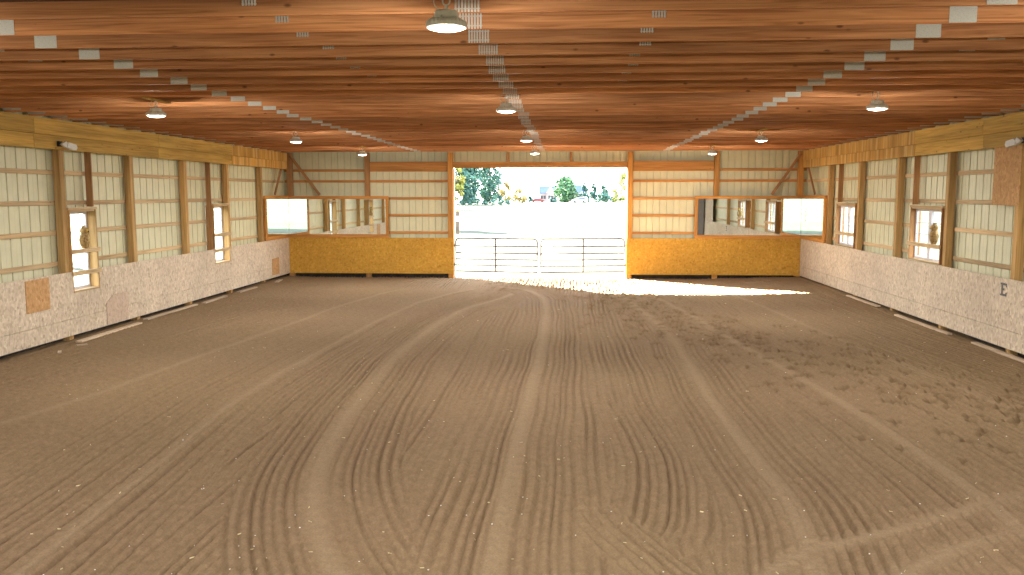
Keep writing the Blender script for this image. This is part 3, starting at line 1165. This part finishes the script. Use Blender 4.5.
# ------------------------------------------------------------------ lamps
def make_lamp():
    e = empty('high_bay_lamp')
    h = MB()
    h.lathe([(.128, 0.0), (.142, .006), (.145, .030), (.138, .048), (.10, .060), (.085, .062), (.085, .064)], 56, lobes=1, amp=.02)
    h.build('lamp_housing', M['lamp_body'], e)
    t = MB()
    t.lathe([(.080, .064), (.086, .070), (.086, .108), (.076, .120), (.030, .124)], 28, lobes=1, amp=.012)
    t.build('driver_box', M['lamp_body'], e, smooth=False)
    br = MB()
    for a in range(6):
        c, s = math.cos(a * math.pi / 3 + .3), math.sin(a * math.pi / 3 + .3)
        br.tube([(c * .088, s * .088, .075), (c * .122, s * .122, .054)], .007, 6)
    br.build('cooling_arm', M['lamp_body'], e)
    l = MB()
    l.lathe([(.004, -.018), (.05, -.016), (.09, -.011), (.115, -.004), (.126, .002), (.126, .004)], 40)
    l.build('lamp_lens', M['lens'], e, smooth=True)
    hk = MB()
    hk.tube([(0, 0, .122), (0, 0, .165)], .012, 8)
    ring = [(0.026 * math.cos(t), 0, .19 + .03 * math.sin(t)) for t in np.linspace(-1.4, 4.2, 14)]
    hk.tube(ring, .006, 6)
    hk.build('hanging_hook', M['lamp_body'], e)
    ch = MB()
    ch.tube([(0, 0, .215), (0, 0.0, ZC - 4.09 - .0005)], .005, 6)
    ch.build('hanging_rod', M['lamp_body'], e)
    cd = MB()
    pts = [Vector((-.03, -.01, .12)), Vector((-.075, -.02, .15)), Vector((-.085, -.02, .20)), Vector((-.055, -.01, ZC - 4.09 - .01))]
    sm = []
    for i in range(len(pts) - 1):
        p0, p1, p2, p3 = pts[max(i - 1, 0)], pts[i], pts[i + 1], pts[min(i + 2, len(pts) - 1)]
        for t in (0, .25, .5, .75):
            sm.append(.5 * ((2 * p1) + (p2 - p0) * t + (2 * p0 - 5 * p1 + 4 * p2 - p3) * t * t + (3 * p1 - p0 - 3 * p2 + p3) * t ** 3))
    cd.tube(sm + [pts[-1]], .0045, 6)
    cd.build('power_cord', M['cord'], e)
    ld = bpy.data.lights.new('lamp_light', 'AREA')
    ld.shape = 'DISK'
    ld.size = .24
    ld.energy = LAMP_POWER
    ld.color = (1.0, .96, .90)
    lo = bpy.data.objects.new('lamp_light', ld)
    COL.objects.link(lo)
    lo.parent = e
    lo.location = (0, 0, -.022)
    pd = bpy.data.lights.new('lens_light', 'POINT')
    pd.shadow_soft_size = .03
    pd.energy = LAMP_SIDE_POWER
    pd.color = (1.0, .96, .90)
    po = bpy.data.objects.new('lens_light', pd)
    COL.objects.link(po)
    po.parent = e
    po.location = (0, 0, -.052)
    return e


lamp0 = make_lamp()
LAMPS = [(-.86, 6.1, 'big lit lamp nearest the viewer, hanging in the middle row'), (-.87, 12.35, 'lit lamp second from the viewer in the middle row'),
         (-.90, 19.2, 'lit lamp third from the viewer in the middle row'), (-.95, 25.6, 'lit lamp in the middle row closest to the doorway'),
         (-6.2, 12.7, 'lit lamp nearest the viewer in the left row'), (-6.16, 19.4, 'lit lamp second from the viewer in the left row'),
         (-6.2, 25.8, 'lit lamp closest to the far wall in the left row'), (4.33, 12.5, 'lit lamp nearest the viewer in the right row'),
         (4.36, 19.65, 'lit lamp second from the viewer in the right row'), (4.34, 26.0, 'lit lamp closest to the far wall in the right row'),
         (-6.2, 6.1, 'lit lamp added for more light just outside the left edge of the picture'), (4.33, 6.1, 'lit lamp added for more light just outside the right edge of the picture')]  # unseen pair continuing the side rows, added to light the near end
for i, (x, y, lab) in enumerate(LAMPS):
    # each lamp hangs from the nearest chord
    kk = round((y - 5.47) / .69)
    yy = 5.47 + .69 * kk + JW / 2
    o = lamp0 if i == 0 else copy_tree(lamp0)
    if abs(y - yy) < .13:
        y = yy
    o.location = (x, y, 4.09)
    if y != yy:
        y0, y1 = sorted((yy, yy + .69 * (1 if y > yy else -1)))
        MB().box(-.045, .045, y0 - .05 - y, y1 + .05 - y, ZC - 4.09 - .0195, ZC - 4.09 - .0005).build('mounting_cleat', M['beam'], o)
        for c in o.children:
            if c.name.startswith(('hanging_rod', 'power_cord')):
                c.scale = (1, 1, (ZC - 4.09 - .02) / (ZC - 4.09 - .0005))
    tag(o, 'round white high bay ' + lab, 'lamp', 'high bay lamps under the trusses')


# ------------------------------------------------------------------ gates
def gate(name_label, hinge, tip):
    hinge, tip = Vector(hinge), Vector(tip)
    L = (tip - hinge).length
    e = empty('tube_gate', hinge)
    d = tip - hinge
    e.rotation_euler = (0, 0, math.atan2(d.y, d.x))
    tag(e, name_label, 'gate', 'doorway gates')
    z0, z1, R, r = .22, 1.37, .13, .026
    loop = [(0.03, 0, z0)]
    for a in np.linspace(math.pi, math.pi / 2, 7):
        loop.append((.03 + R + R * math.cos(a), 0, z1 - R + R * math.sin(a)))
    for a in np.linspace(math.pi / 2, 0, 7):
        loop.append((L - R + R * math.cos(a), 0, z1 - R + R * math.sin(a)))
    loop.append((L, 0, z0))
    fr = MB().tube(loop, r, 10, closed=True).build('gate_frame', M['gate'], e, smooth=True)
    for z in (1.105, .865, .645, .43):
        MB().tube([(.03, 0, z), (L, 0, z)], .023, 8).build('gate_rail', M['gate'], e, smooth=True)
    MB().box(L * .5 - .025, L * .5 + .025, -.024, .024, z0, z1).build('gate_brace', M['gate'], e)
    for z in (.45, 1.12):
        MB().tube([(-.05, 0, z), (.03, 0, z)], .016, 8).tube([(-.02, 0, z - .06), (-.02, 0, z + .06)], .016, 8).build('gate_hinge', M['gate'], fr)
    MB().box(L - .03, L + .035, -.03, .03, .82, .90).build('gate_latch', M['gate'], fr)
    return e


gate('left grey-brown tubular metal gate closing the doorway', (-3.88, YF + .12, 0), (-.985, YF - .3, 0))
gate('right grey-brown tubular metal gate closing the doorway', (2.04, YF + .12, 0), (-.865, YF - .3, 0))


# ------------------------------------------------------------------ mirrors
def far_mirror(x0, x1, seam, open_end, lab):
    z0, z1 = ZK1 + .004, 2.835
    xc = (x0 + x1) / 2
    e = empty('arena_mirror', (xc, YF - .03, z0))
    tag(e, lab, 'mirror', 'corner mirrors')
    a, b, h = x0 - xc, x1 - xc, z1 - z0
    MB().box(a, b, -.012, .035, h - .10, h).build('frame_rail', M['frame_x'], e)
    MB().box(a, b, -.012, .035, 0, .115).build('frame_rail', M['frame_x'], e)
    if open_end > 0:
        MB().box(b - .105, b, -.012, .035, .117, h - .102).build('frame_stile', M['frame_z'], e)
        p, q = a + .002, b - .107
    else:
        MB().box(a, a + .105, -.012, .035, .117, h - .102).build('frame_stile', M['frame_z'], e)
        p, q = a + .107, b - .002
    s = seam - xc
    for (u, v) in ((p, s - .003), (s + .003, q)):
        MB().box(u, v, .004, .012, .117, h - .102, c=.001).build('mirror_panel', M['mirror'], e)
    MB().box(p, q, .014, .030, .117, h - .102).build('backing_board', M['frame_z'], e)
    MB().box(s - .0028, s + .0028, .002, .010, .117, h - .102, c=.0005).build('seam_strip', M['frame_z'], e)


def wall_mirror(xi, s, y0, y1, lab):
    z0, z1 = ZK1 + .004, 2.855
    yc = (y0 + y1) / 2
    e = empty('arena_mirror', (xi, yc, z0))
    tag(e, lab, 'mirror', 'corner mirrors')
    a, b, h = y0 - yc, y1 - yc, z1 - z0

    def X(u, v):
        p, q = -s * u, -s * v
        return (min(p, q), max(p, q))
    MB().box(*X(-.03, .03), a, b - .036, h - .10, h).build('frame_rail', M['frame_y'], e)
    MB().box(*X(-.03, .03), a, b - .036, 0, .115).build('frame_rail', M['frame_y'], e)
    MB().box(*X(-.03, .03), a, a + .17, .117, h - .102).build('frame_stile', M['frame_z'], e)
    MB().box(*X(.006, .014), a + .172, b - .004, .117, h - .102, c=.001).build('mirror_panel', M['mirror'], e)
    MB().box(*X(-.02, .005), a + .172, b - .004, .117, h - .102).build('backing_board', M['frame_z'], e)


far_mirror(XL + .016, -6.18, -7.95, 1, 'long wood-framed mirror on the far wall left of the doorway')
far_mirror(4.37, XR - .016, 6.2, -1, 'long wood-framed mirror on the far wall right of the doorway')
wall_mirror(XL, -1, 27.05, YF - .014, 'wood-framed mirror on the left wall meeting the far corner')
wall_mirror(XR, 1, 26.75, YF - .014, 'wood-framed mirror on the right wall meeting the far corner')


# ------------------------------------------------------------------ owls on the window boards
def owl(loc, rz, lab):
    e = empty('owl_decoy', loc)
    e.rotation_euler = (0, 0, rz)
    tag(e, lab, 'owl figure', 'owl figures in the windows')
    prof = [(.055, 0), (.075, .02), (.10, .09), (.112, .17), (.105, .24), (.082, .29), (.072, .305), (.085, .325), (.092, .36), (.082, .40), (.05, .425), (.01, .43)]
    b = MB().lathe(prof, 20)
    b.v = [(x * (1.0 if z > .3 else 1.05), y * .85, z) for x, y, z in b.v]
    b.build('owl_body', M['owl'], e, smooth=True)
    for s in (-1, 1):
        MB().prism([(s * .035, .40), (s * .078, .385), (s * .07, .465)], 'y', -.02, .02).build('ear_tuft', M['owl'], e)
        MB().blob((s * .036, -.068, .365), (.026, .014, .028)).build('owl_eye', M['owl_eye'], e, smooth=True)
        w = MB().blob((s * .098, .01, .17), (.028, .07, .12))
        w.build('wing', M['owl'], e, smooth=True)
    MB().prism([(-.012, .355), (.012, .355), (0, .325)], 'y', -.095, -.06).build('beak', M['black'], e)
    MB().blob((0, -.05, .19), (.07, .05, .10)).build('owl_breast', M['owl_face'], e, smooth=True)


owl((XL - .015, 16.68, 1.775 + .0445), 1.9, 'small tan owl figure standing in the left wall window nearest the viewer')
owl((XR + .012, 18.98, 1.775 + .0445), -2.2, 'small brown and yellow owl figure standing in the right wall window nearest the viewer')


# ------------------------------------------------------------------ angled white fixtures at the beams
def fixture(loc, s, lab):
    """white two-winged flood fixture on a dark bracket, pointing down the arena"""
    e = empty('beam_fixture', loc)
    tag(e, lab, 'fixture', 'white fixtures at the side beams')
    e.scale = (.85, .85, .85)
    MB().box(-.03, .03, -.10, .02, -.03, .09).tube([(-s * .03, -.02, .02), (-s * .10, .02, -.01)], .012, 8).build('bracket', M['black'], e)
    a = MB()
    a.prism([(0, -.055), (.24, -.075), (.27, -.01), (.24, .055), (.04, .075), (-.01, .03)], 'x', -.05, .05)
    o = a.build('lamp_head', M['white_paint'], e)
    o.location = (-s * .12, .02, -.005)
    o.rotation_euler = (math.radians(-6), 0, s * math.radians(14))
    b = MB()
    b.prism([(-.15, .005), (-.02, -.05), (-.01, .05), (-.04, .09)], 'x', -.04, .04)
    o = b.build('lamp_visor', M['white_paint'], e)
    o.location = (-s * .12, .02, -.005)
    o.rotation_euler = (math.radians(-6), 0, s * math.radians(14))


fixture((XL + .03, 15.98, 3.85), -1, 'small white angled fixture at the bottom of the left wall beam')
fixture((XR - .03, 15.50, 3.81), 1, 'small white angled fixture at the bottom of the right wall beam')


# ------------------------------------------------------------------ loose boards at the foot of the kick walls
def loose(x, y0, y1, w, rz, lab, roll=0.0):
    L = y1 - y0
    o = MB().box(-w / 2, w / 2, -L / 2, L / 2, 0, .036).build('loose_board', M['board'])
    yc = (y0 + y1) / 2
    o.location = (x, yc, max(floor_z(x + dx, yc + dy) for dx in (-w / 2, 0, w / 2) for dy in (-L / 2, -L / 4, 0, L / 4, L / 2)) - .012)
    o.rotation_euler = (0, roll, rz)
    tag(o, lab, 'board', 'loose boards along the kick walls')


loose(XL + .20, 15.9, 18.35, .13, .01, 'pale loose board on the dirt below the clipped patch on the left wall')
loose(XL + .13, 18.75, 21.4, .12, -.005, 'long loose board on the dirt along the left wall, second from the viewer')
loose(XL + .17, 21.75, 23.3, .13, .02, 'loose board on the dirt below the far window on the left wall')
loose(XL + .15, 24.3, 25.6, .12, -.03, 'short loose board on the dirt along the left wall, fourth from the viewer')
loose(XL + .22, 27.2, 27.95, .13, .15, 'short pale board on the dirt in the far left corner')
loose(XR - .14, 17.65, 20.45, .10, .006, 'long pale loose board on the dirt below the right owl window')
loose(XR - .10, 14.2, 16.7, .12, -.005, 'loose board on the dirt below the letter E')
loose(XR - .12, 21.7, 24.0, .10, .01, 'loose board on the dirt below the far window on the right wall')
for (x, y, lab) in ((-9.35, 14.95, 'broken bit of pale wood on the dirt by the left wall, nearest the viewer'), (-9.3, 15.6, 'broken bit of pale wood lying at the near end of the left loose boards')):
    o = MB().box(-.03, .03, -.10, .10, 0, .03).build('wood_scrap', M['board'], loc=(x, y, floor_z(x, y) - .004))
    o.rotation_euler = (0, 0, .5 if y < 15.2 else -.7)
    tag(o, lab, 'wood scrap', 'wood scraps by the left wall')

# bits of straw and pale chips in the footing
sb = MB()
r = random.Random(3)
for i in range(520):
    while True:
        y = 5.6 + 18 * r.random() ** 2.2
        x = r.uniform(-.62 * y - .6, .55 * y + .2)
        if XL + .3 < x < XR - .3:
            break
    z = floor_z(x, y)
    a = r.uniform(0, math.pi)
    if r.random() < .45:
        L, w = r.uniform(.008, .024), r.uniform(.0015, .003)
        mi = 0
    else:
        L, w = r.uniform(.003, .007), r.uniform(.003, .005)
        mi = 1
    c, s = math.cos(a), math.sin(a)
    t = r.uniform(.002, .006)
    p = [(x + c * u * L - s * v * w, y + s * u * L + c * v * w, z + q) for q in (-.003, t) for u, v in ((-1, -1), (1, -1), (1, 1), (-1, 1))]
    sb.add(p, [(0, 1, 2, 3), (4, 5, 6, 7), (0, 1, 5, 4), (1, 2, 6, 5), (2, 3, 7, 6), (3, 0, 4, 7)], mi)
tag(sb.build('straw_bits', [M['straw'], M['chalk']]), 'scattered bits of straw and pale chips over the brown dirt floor', 'straw', kind='stuff')


# ------------------------------------------------------------------ outside: trees, shrubs, houses, vehicles
def foliage(rad, z0, z1, shape, n, size, seed, mat, parent, name='foliage'):
    r = np.random.default_rng(seed)
    # clumps inside the crown
    nc = max(10, int(n / 70))
    u = r.uniform(0, 1, nc)
    zz = z0 + (z1 - z0) * u
    if shape == 'cone':
        rr = rad * (1 - u) ** .8 + .15 * rad
    elif shape == 'round':
        rr = rad * np.sqrt(np.clip(1 - (2 * u - 1) ** 2, 0.05, 1))
    else:
        rr = rad * np.clip(np.sin(np.pi * np.clip(u * .86 + .10, 0, 1)), .15, 1) ** .6
    a = r.uniform(0, 2 * np.pi, nc)
    q = rr * r.uniform(.35, .9, nc)
    cx, cy = q * np.cos(a), q * np.sin(a)
    cr = np.clip(rr * .45, .25 * size, None)
    k = r.integers(0, nc, n)
    dirv = r.normal(0, 1, (n, 3))
    dirv /= np.linalg.norm(dirv, axis=1)[:, None]
    p = np.stack([cx[k], cy[k], zz[k]], 1) + dirv * (cr[k] * r.uniform(.5, 1, n) ** .5)[:, None]
    p[:, 2] = np.maximum(p[:, 2], z0 * .6 + .1)
    e1 = r.normal(0, 1, (n, 3))
    e1 /= np.linalg.norm(e1, axis=1)[:, None]
    e2 = np.cross(e1, dirv)
    e2 /= (np.linalg.norm(e2, axis=1)[:, None] + 1e-9)
    sz = size * r.uniform(.5, 1.1, n)[:, None]
    vs = np.empty((n * 4, 3), np.float32)
    vs[0::4], vs[1::4], vs[2::4], vs[3::4] = p - e1 * sz, p + e2 * sz * .6, p + e1 * sz, p - e2 * sz * .6
    me = bpy.data.meshes.new(name)
    me.from_pydata(vs.tolist(), [], np.arange(n * 4).reshape(-1, 4).tolist())
    me.materials.append(mat)
    o = bpy.data.objects.new(name, me)
    COL.objects.link(o)
    o.parent = parent
    return o


def tree(name, loc, rad, h, shape, mat, lab, seed, n=2600, size=.45, trunk=.16, base=.12, group='trees beyond the lawn'):
    e = empty(name, (*loc, -.03))
    tag(e, lab, 'tree', group)
    foliage(rad, h * base, h, shape, n, size, seed, mat, e)
    t = MB().tube([(0, 0, -.1), (.05, 0, h * .3), (-.05, .05, h * .6), (0, 0, h * .85)], [trunk, trunk * .8, trunk * .5, .03], 8)
    for k in range(5):
        a, zb = k * 1.3 + seed, h * (.3 + .09 * k)
        t.tube([(0, 0, zb), (rad * .35 * math.cos(a), rad * .35 * math.sin(a), zb + h * .14)], [trunk * .35, trunk * .15], 6)
    t.build('trunk', M['bark'], e)
    return e


tree('leafy_tree', (-28.3, 222), 1.7, 11.5, 'tall', M['leaf_yellow'], 'yellow-green tree at the left edge of the doorway view', 1, 1500, .4)
tree('leafy_tree', (-26.6, 233), 3.9, 22.0, 'tall', M['leaf_teal'], 'tall blue-green tree seen left in the doorway, beside the yellow-green tree', 2, 7000, .5, .3, .03)
tree('leafy_tree', (-22.3, 248), 3.7, 21.0, 'tall', M['leaf_teal'], 'tall blue-green tree seen left in the doorway, right one of the pair', 3, 6000, .5, .3, .03)
tree('leafy_tree', (-17.0, 238), 1.6, 5.9, 'round', M['leaf_gold'], 'small golden tree beside the tall blue-green pair', 4, 700, .4)
tree('leafy_tree', (-.2, 282), 4.0, 8.2, 'round', M['leaf_green'], 'broad round green tree in the middle distance beside the white car', 5, 3800, .5, .3, .06)
tree('conifer_tree', (6.1, 288), 1.9, 6.4, 'cone', M['leaf_dark'], 'dark conifer right of the white car, left one of the pair', 6, 1500, .4, .15, .03)
tree('conifer_tree', (9.5, 299), 1.9, 6.2, 'cone', M['leaf_dark'], 'dark conifer right of the white car, right one of the pair', 7, 1500, .4, .15, .03)
tree('conifer_tree', (12.6, 290), 2.2, 5.9, 'cone', M['leaf_teal'], 'bushy blue-green conifer standing alone toward the right of the doorway view', 8, 1700, .4, .15, .03)
tree('leafy_tree', (17.0, 262), 2.1, 9.2, 'tall', M['leaf_yellow'], 'slim yellow-green tree close to the right edge of the doorway view', 9, 1100, .4)
tree('leafy_tree', (14.5, 256), 1.1, 4.2, 'round', M['leaf_yellow'], 'low yellow-green tree beside the slim one at the right of the doorway view', 10, 500, .4)
tree('leafy_tree', (-14.3, 262), 2.4, 4.2, 'round', M['leaf_gold'], 'low golden tree left of the pale house, behind a dark shrub', 12, 500, .45)
tree('leafy_tree', (-33.0, 163.0), 3.6, 15.0, 'tall', M['leaf_green'], 'green tree outside beyond the left jamb, casting a long shadow on the lawn', 13, 7000, .65, .25, .05)
for k, (x, y, lab) in enumerate(((-43, 205, 'tall tree of the wood edge beyond the left jamb, nearest the barn'), (-40.5, 226, 'tall tree of the wood edge beyond the left jamb, middle of the three'), (-47, 243, 'tall tree of the wood edge beyond the left jamb, farthest from the barn'))):
    tree('leafy_tree', (x, y), 5.0, 21.0, 'tall', M['leaf_teal'], lab, 30 + k, 9000, .8, .3, .04)
tree('leafy_tree', (-23.0, 28.8), 3.7, 15.0, 'round', M['leaf_green'], 'tall broad green tree added unseen outside the left wall to shade the owl window', 15, 9000, .55, .3, .42, 'added shade trees outside the left wall')  # this tree and the next are added out of view to block window sun
tree('leafy_tree', (-28.9, 41.2), 3.9, 20.0, 'round', M['leaf_green'], 'tall broad green tree added unseen outside the left wall to shade the far window', 16, 9000, .55, .3, .56, 'added shade trees outside the left wall')
tree('leafy_tree', (-15.2, 72.0), 1.9, 7.4, 'tall', M['leaf_green'], 'small green tree outside close to the barn, beyond the left jamb', 14, 5000, .4, .16, .06)
for i, (x, y, rr, h, mt, lab) in enumerate(((-19.0, 243, .9, 2.7, 'leaf_dark', 'dark shrub at the foot of the small golden tree'),
                                            (-11.4, 268, .7, 1.9, 'leaf_dark', 'small dark shrub left of the red vehicle'),
                                            (-13.8, 268, .5, 1.0, 'leaf_green', 'tiny green shrub on the lawn edge, left of the small dark shrub'),
                                            (15.4, 286, 1.0, 1.9, 'leaf_dark', 'low dark shrub beside the lone blue-green conifer'),
                                            (-4.0, 277, 1.3, 1.5, 'leaf_dark', 'low dark shrub at the left foot of the round green tree'))):
    e = empty('shrub', (x, y, -.03))
    tag(e, lab, 'shrub', 'shrubs beyond the lawn')
    foliage(rr, .1, h, 'round', 380, .3, 40 + i, M[mt], e)
    MB().tube([(0, 0, -.05), (0, 0, h * .6)], [.05, .02], 6).build('stem', M['bark'], e)
for i in range(7):
    x, y = -27.6 + i * 2.0, 227.0 + i * .4
    e = empty('shrub', (x, y, -.03))
    tag(e, f'low dark bush under the tall blue-green trees, {ORD[i]} from the left', 'shrub', 'bushes under the tall trees')
    foliage(.8, .05, 1.1 + .25 * (i % 3), 'round', 220, .28, 60 + i, M['leaf_teal'], e)
    MB().tube([(0, 0, -.05), (0, 0, .6)], [.05, .02], 6).build('stem', M['bark'], e)

M['siding'] = grainy('pale_pink_siding', (0.34, 0.27, 0.27), 0.06, 2.0, 0.7)
M['slate'] = grainy('blue_grey_shingles', (0.045, 0.075, 0.17), 0.15, 2.0, 0.7)
M['win_dark'] = grainy('dark_window', (0.03, 0.04, 0.05), 0.1, 3.0, 0.15)
M['car_white'] = grainy('white_car_paint', (0.75, 0.77, 0.80), 0.02, 2.0, 0.25)
M['car_red'] = grainy('red_car_paint', (0.30, 0.03, 0.03), 0.05, 2.0, 0.3)
M['car_glass'] = grainy('tinted_car_glass', (0.03, 0.06, 0.11), 0.1, 2.0, 0.1)
M['tyre'] = grainy('tyre_rubber', (0.02, 0.02, 0.02), 0.1, 6.0, 0.8)


def house(loc, w, d, hw, hr, lab, rz=0, gable=False):
    e = empty('house', (*loc, -.03))
    e.rotation_euler = (0, 0, rz)
    tag(e, lab, 'house', 'houses beyond the lawn')
    MB().box(-w / 2, w / 2, -d / 2, d / 2, -.1, hw).build('house_wall', M['siding'], e)
    MB().prism([(-d / 2 - .4, hw), (d / 2 + .4, hw), (0, hw + hr)], 'x', -w / 2 - .3, w / 2 + .3).build('roof', M['slate'], e)
    if gable:
        MB().box(-.2, w * .42, -d / 2 - 1.6, -d / 2, -.1, hw).build('porch_wall', M['siding'], e)
        MB().prism([(-.5, hw), (w * .42 + .3, hw), (w * .2, hw + hr * .95)], 'y', -d / 2 - 1.9, 0).build('gable_roof', M['siding'], e)
        MB().box(w * .12, w * .20, -.5, .3, hw + hr * .6, hw + hr * 1.25).build('chimney', M['bark'], e)
    for x in (-w * .36, -w * .18, w * .12, w * .3):
        MB().box(x - .4, x + .4, -d / 2 - (1.64 if gable and x > 0 else .04), -d / 2 - (1.6 if gable and x > 0 else 0), 1.0, 2.2).build('house_window', M['win_dark'], e)


house((-6.6, 304), 5.6, 6.0, 3.0, 2.6, 'pale pinkish house with a blue-grey roof in the middle of the doorway view', 0, True)
house((3.6, 325), 7.0, 7.0, 3.2, 3.0, 'blue-roofed house behind the round green tree and white car', 0)


def vehicle(name, loc, rz, paint, lab, van=True):
    e = empty(name, (*loc, -.03))
    e.rotation_euler = (0, 0, rz)
    tag(e, lab, 'vehicle', None)
    if van:
        body = [(-2.45, .35), (2.3, .35), (2.35, .95), (1.75, 1.15), (.9, 1.2), (.35, 1.75), (-2.0, 1.85), (-2.4, 1.4)]
        glass = [(-2.05, 1.2), (.75, 1.2), (.28, 1.68), (-1.95, 1.74)]
    else:
        body = [(-2.1, .3), (2.1, .3), (2.12, .75), (1.2, .92), (.6, 1.3), (-.9, 1.32), (-1.5, .98), (-2.1, .9)]
        glass = [(-1.3, .95), (.95, .95), (.52, 1.24), (-.85, 1.25)]
    MB().prism(body, 'y', -.9, .9).build('vehicle_body', paint, e)
    MB().prism(glass, 'y', -.92, .92).build('vehicle_window', M['car_glass'], e)
    for x in (-1.45, 1.45):
        for y in (-.82, .82):
            pts = [(x + .34 * math.cos(t), .34 + .34 * math.sin(t)) for t in np.linspace(0, 2 * math.pi, 17)[:-1]]
            MB().prism(pts, 'y', y - .11, y + .11).build('wheel', M['tyre'], e)


vehicle('white_car', (4.3, 273), 2.9, M['car_white'], 'white car parked in front of the round green tree')
vehicle('red_vehicle', (-9.6, 288), .1, M['car_red'], 'low red vehicle far off left of the pale house', False)

# the weathered post just outside the left jamb
e = empty('fence_post', (-7.95, 62, -.03))
tag(e, 'weathered brown post with pale bands on the lawn by the left door jamb', 'fence post')
MB().box(-.14, .14, -.14, .14, -.3, 1.62, c=.02).build('post_shaft', M['bark'], e)
MB().box(-.15, .15, -.15, .15, .92, 1.30, c=.01).build('pale_band', M['white_paint'], e)
MB().box(-.16, .16, -.16, .16, 1.62, 1.70, c=.02).build('post_cap', M['orange_post'], e)

# rail fence on the lawn behind the viewer: the corner mirrors show it through the rear opening
e = empty('rail_fence', (-1, -24, -.03))
tag(e, 'wooden rail fence on the lawn reflected in the corner mirrors', 'fence')
for k in range(9):
    MB().box(-12 + 3 * k - .06, -12 + 3 * k + .06, -.06, .06, -.2, 1.65).build('fence_upright', M['bark'], e)
for z in (.4, .8, 1.2, 1.55):
    MB().box(-12.1, 12.1, -.09, -.06, z - .05, z + .05).build('fence_rail', M['bark'], e)
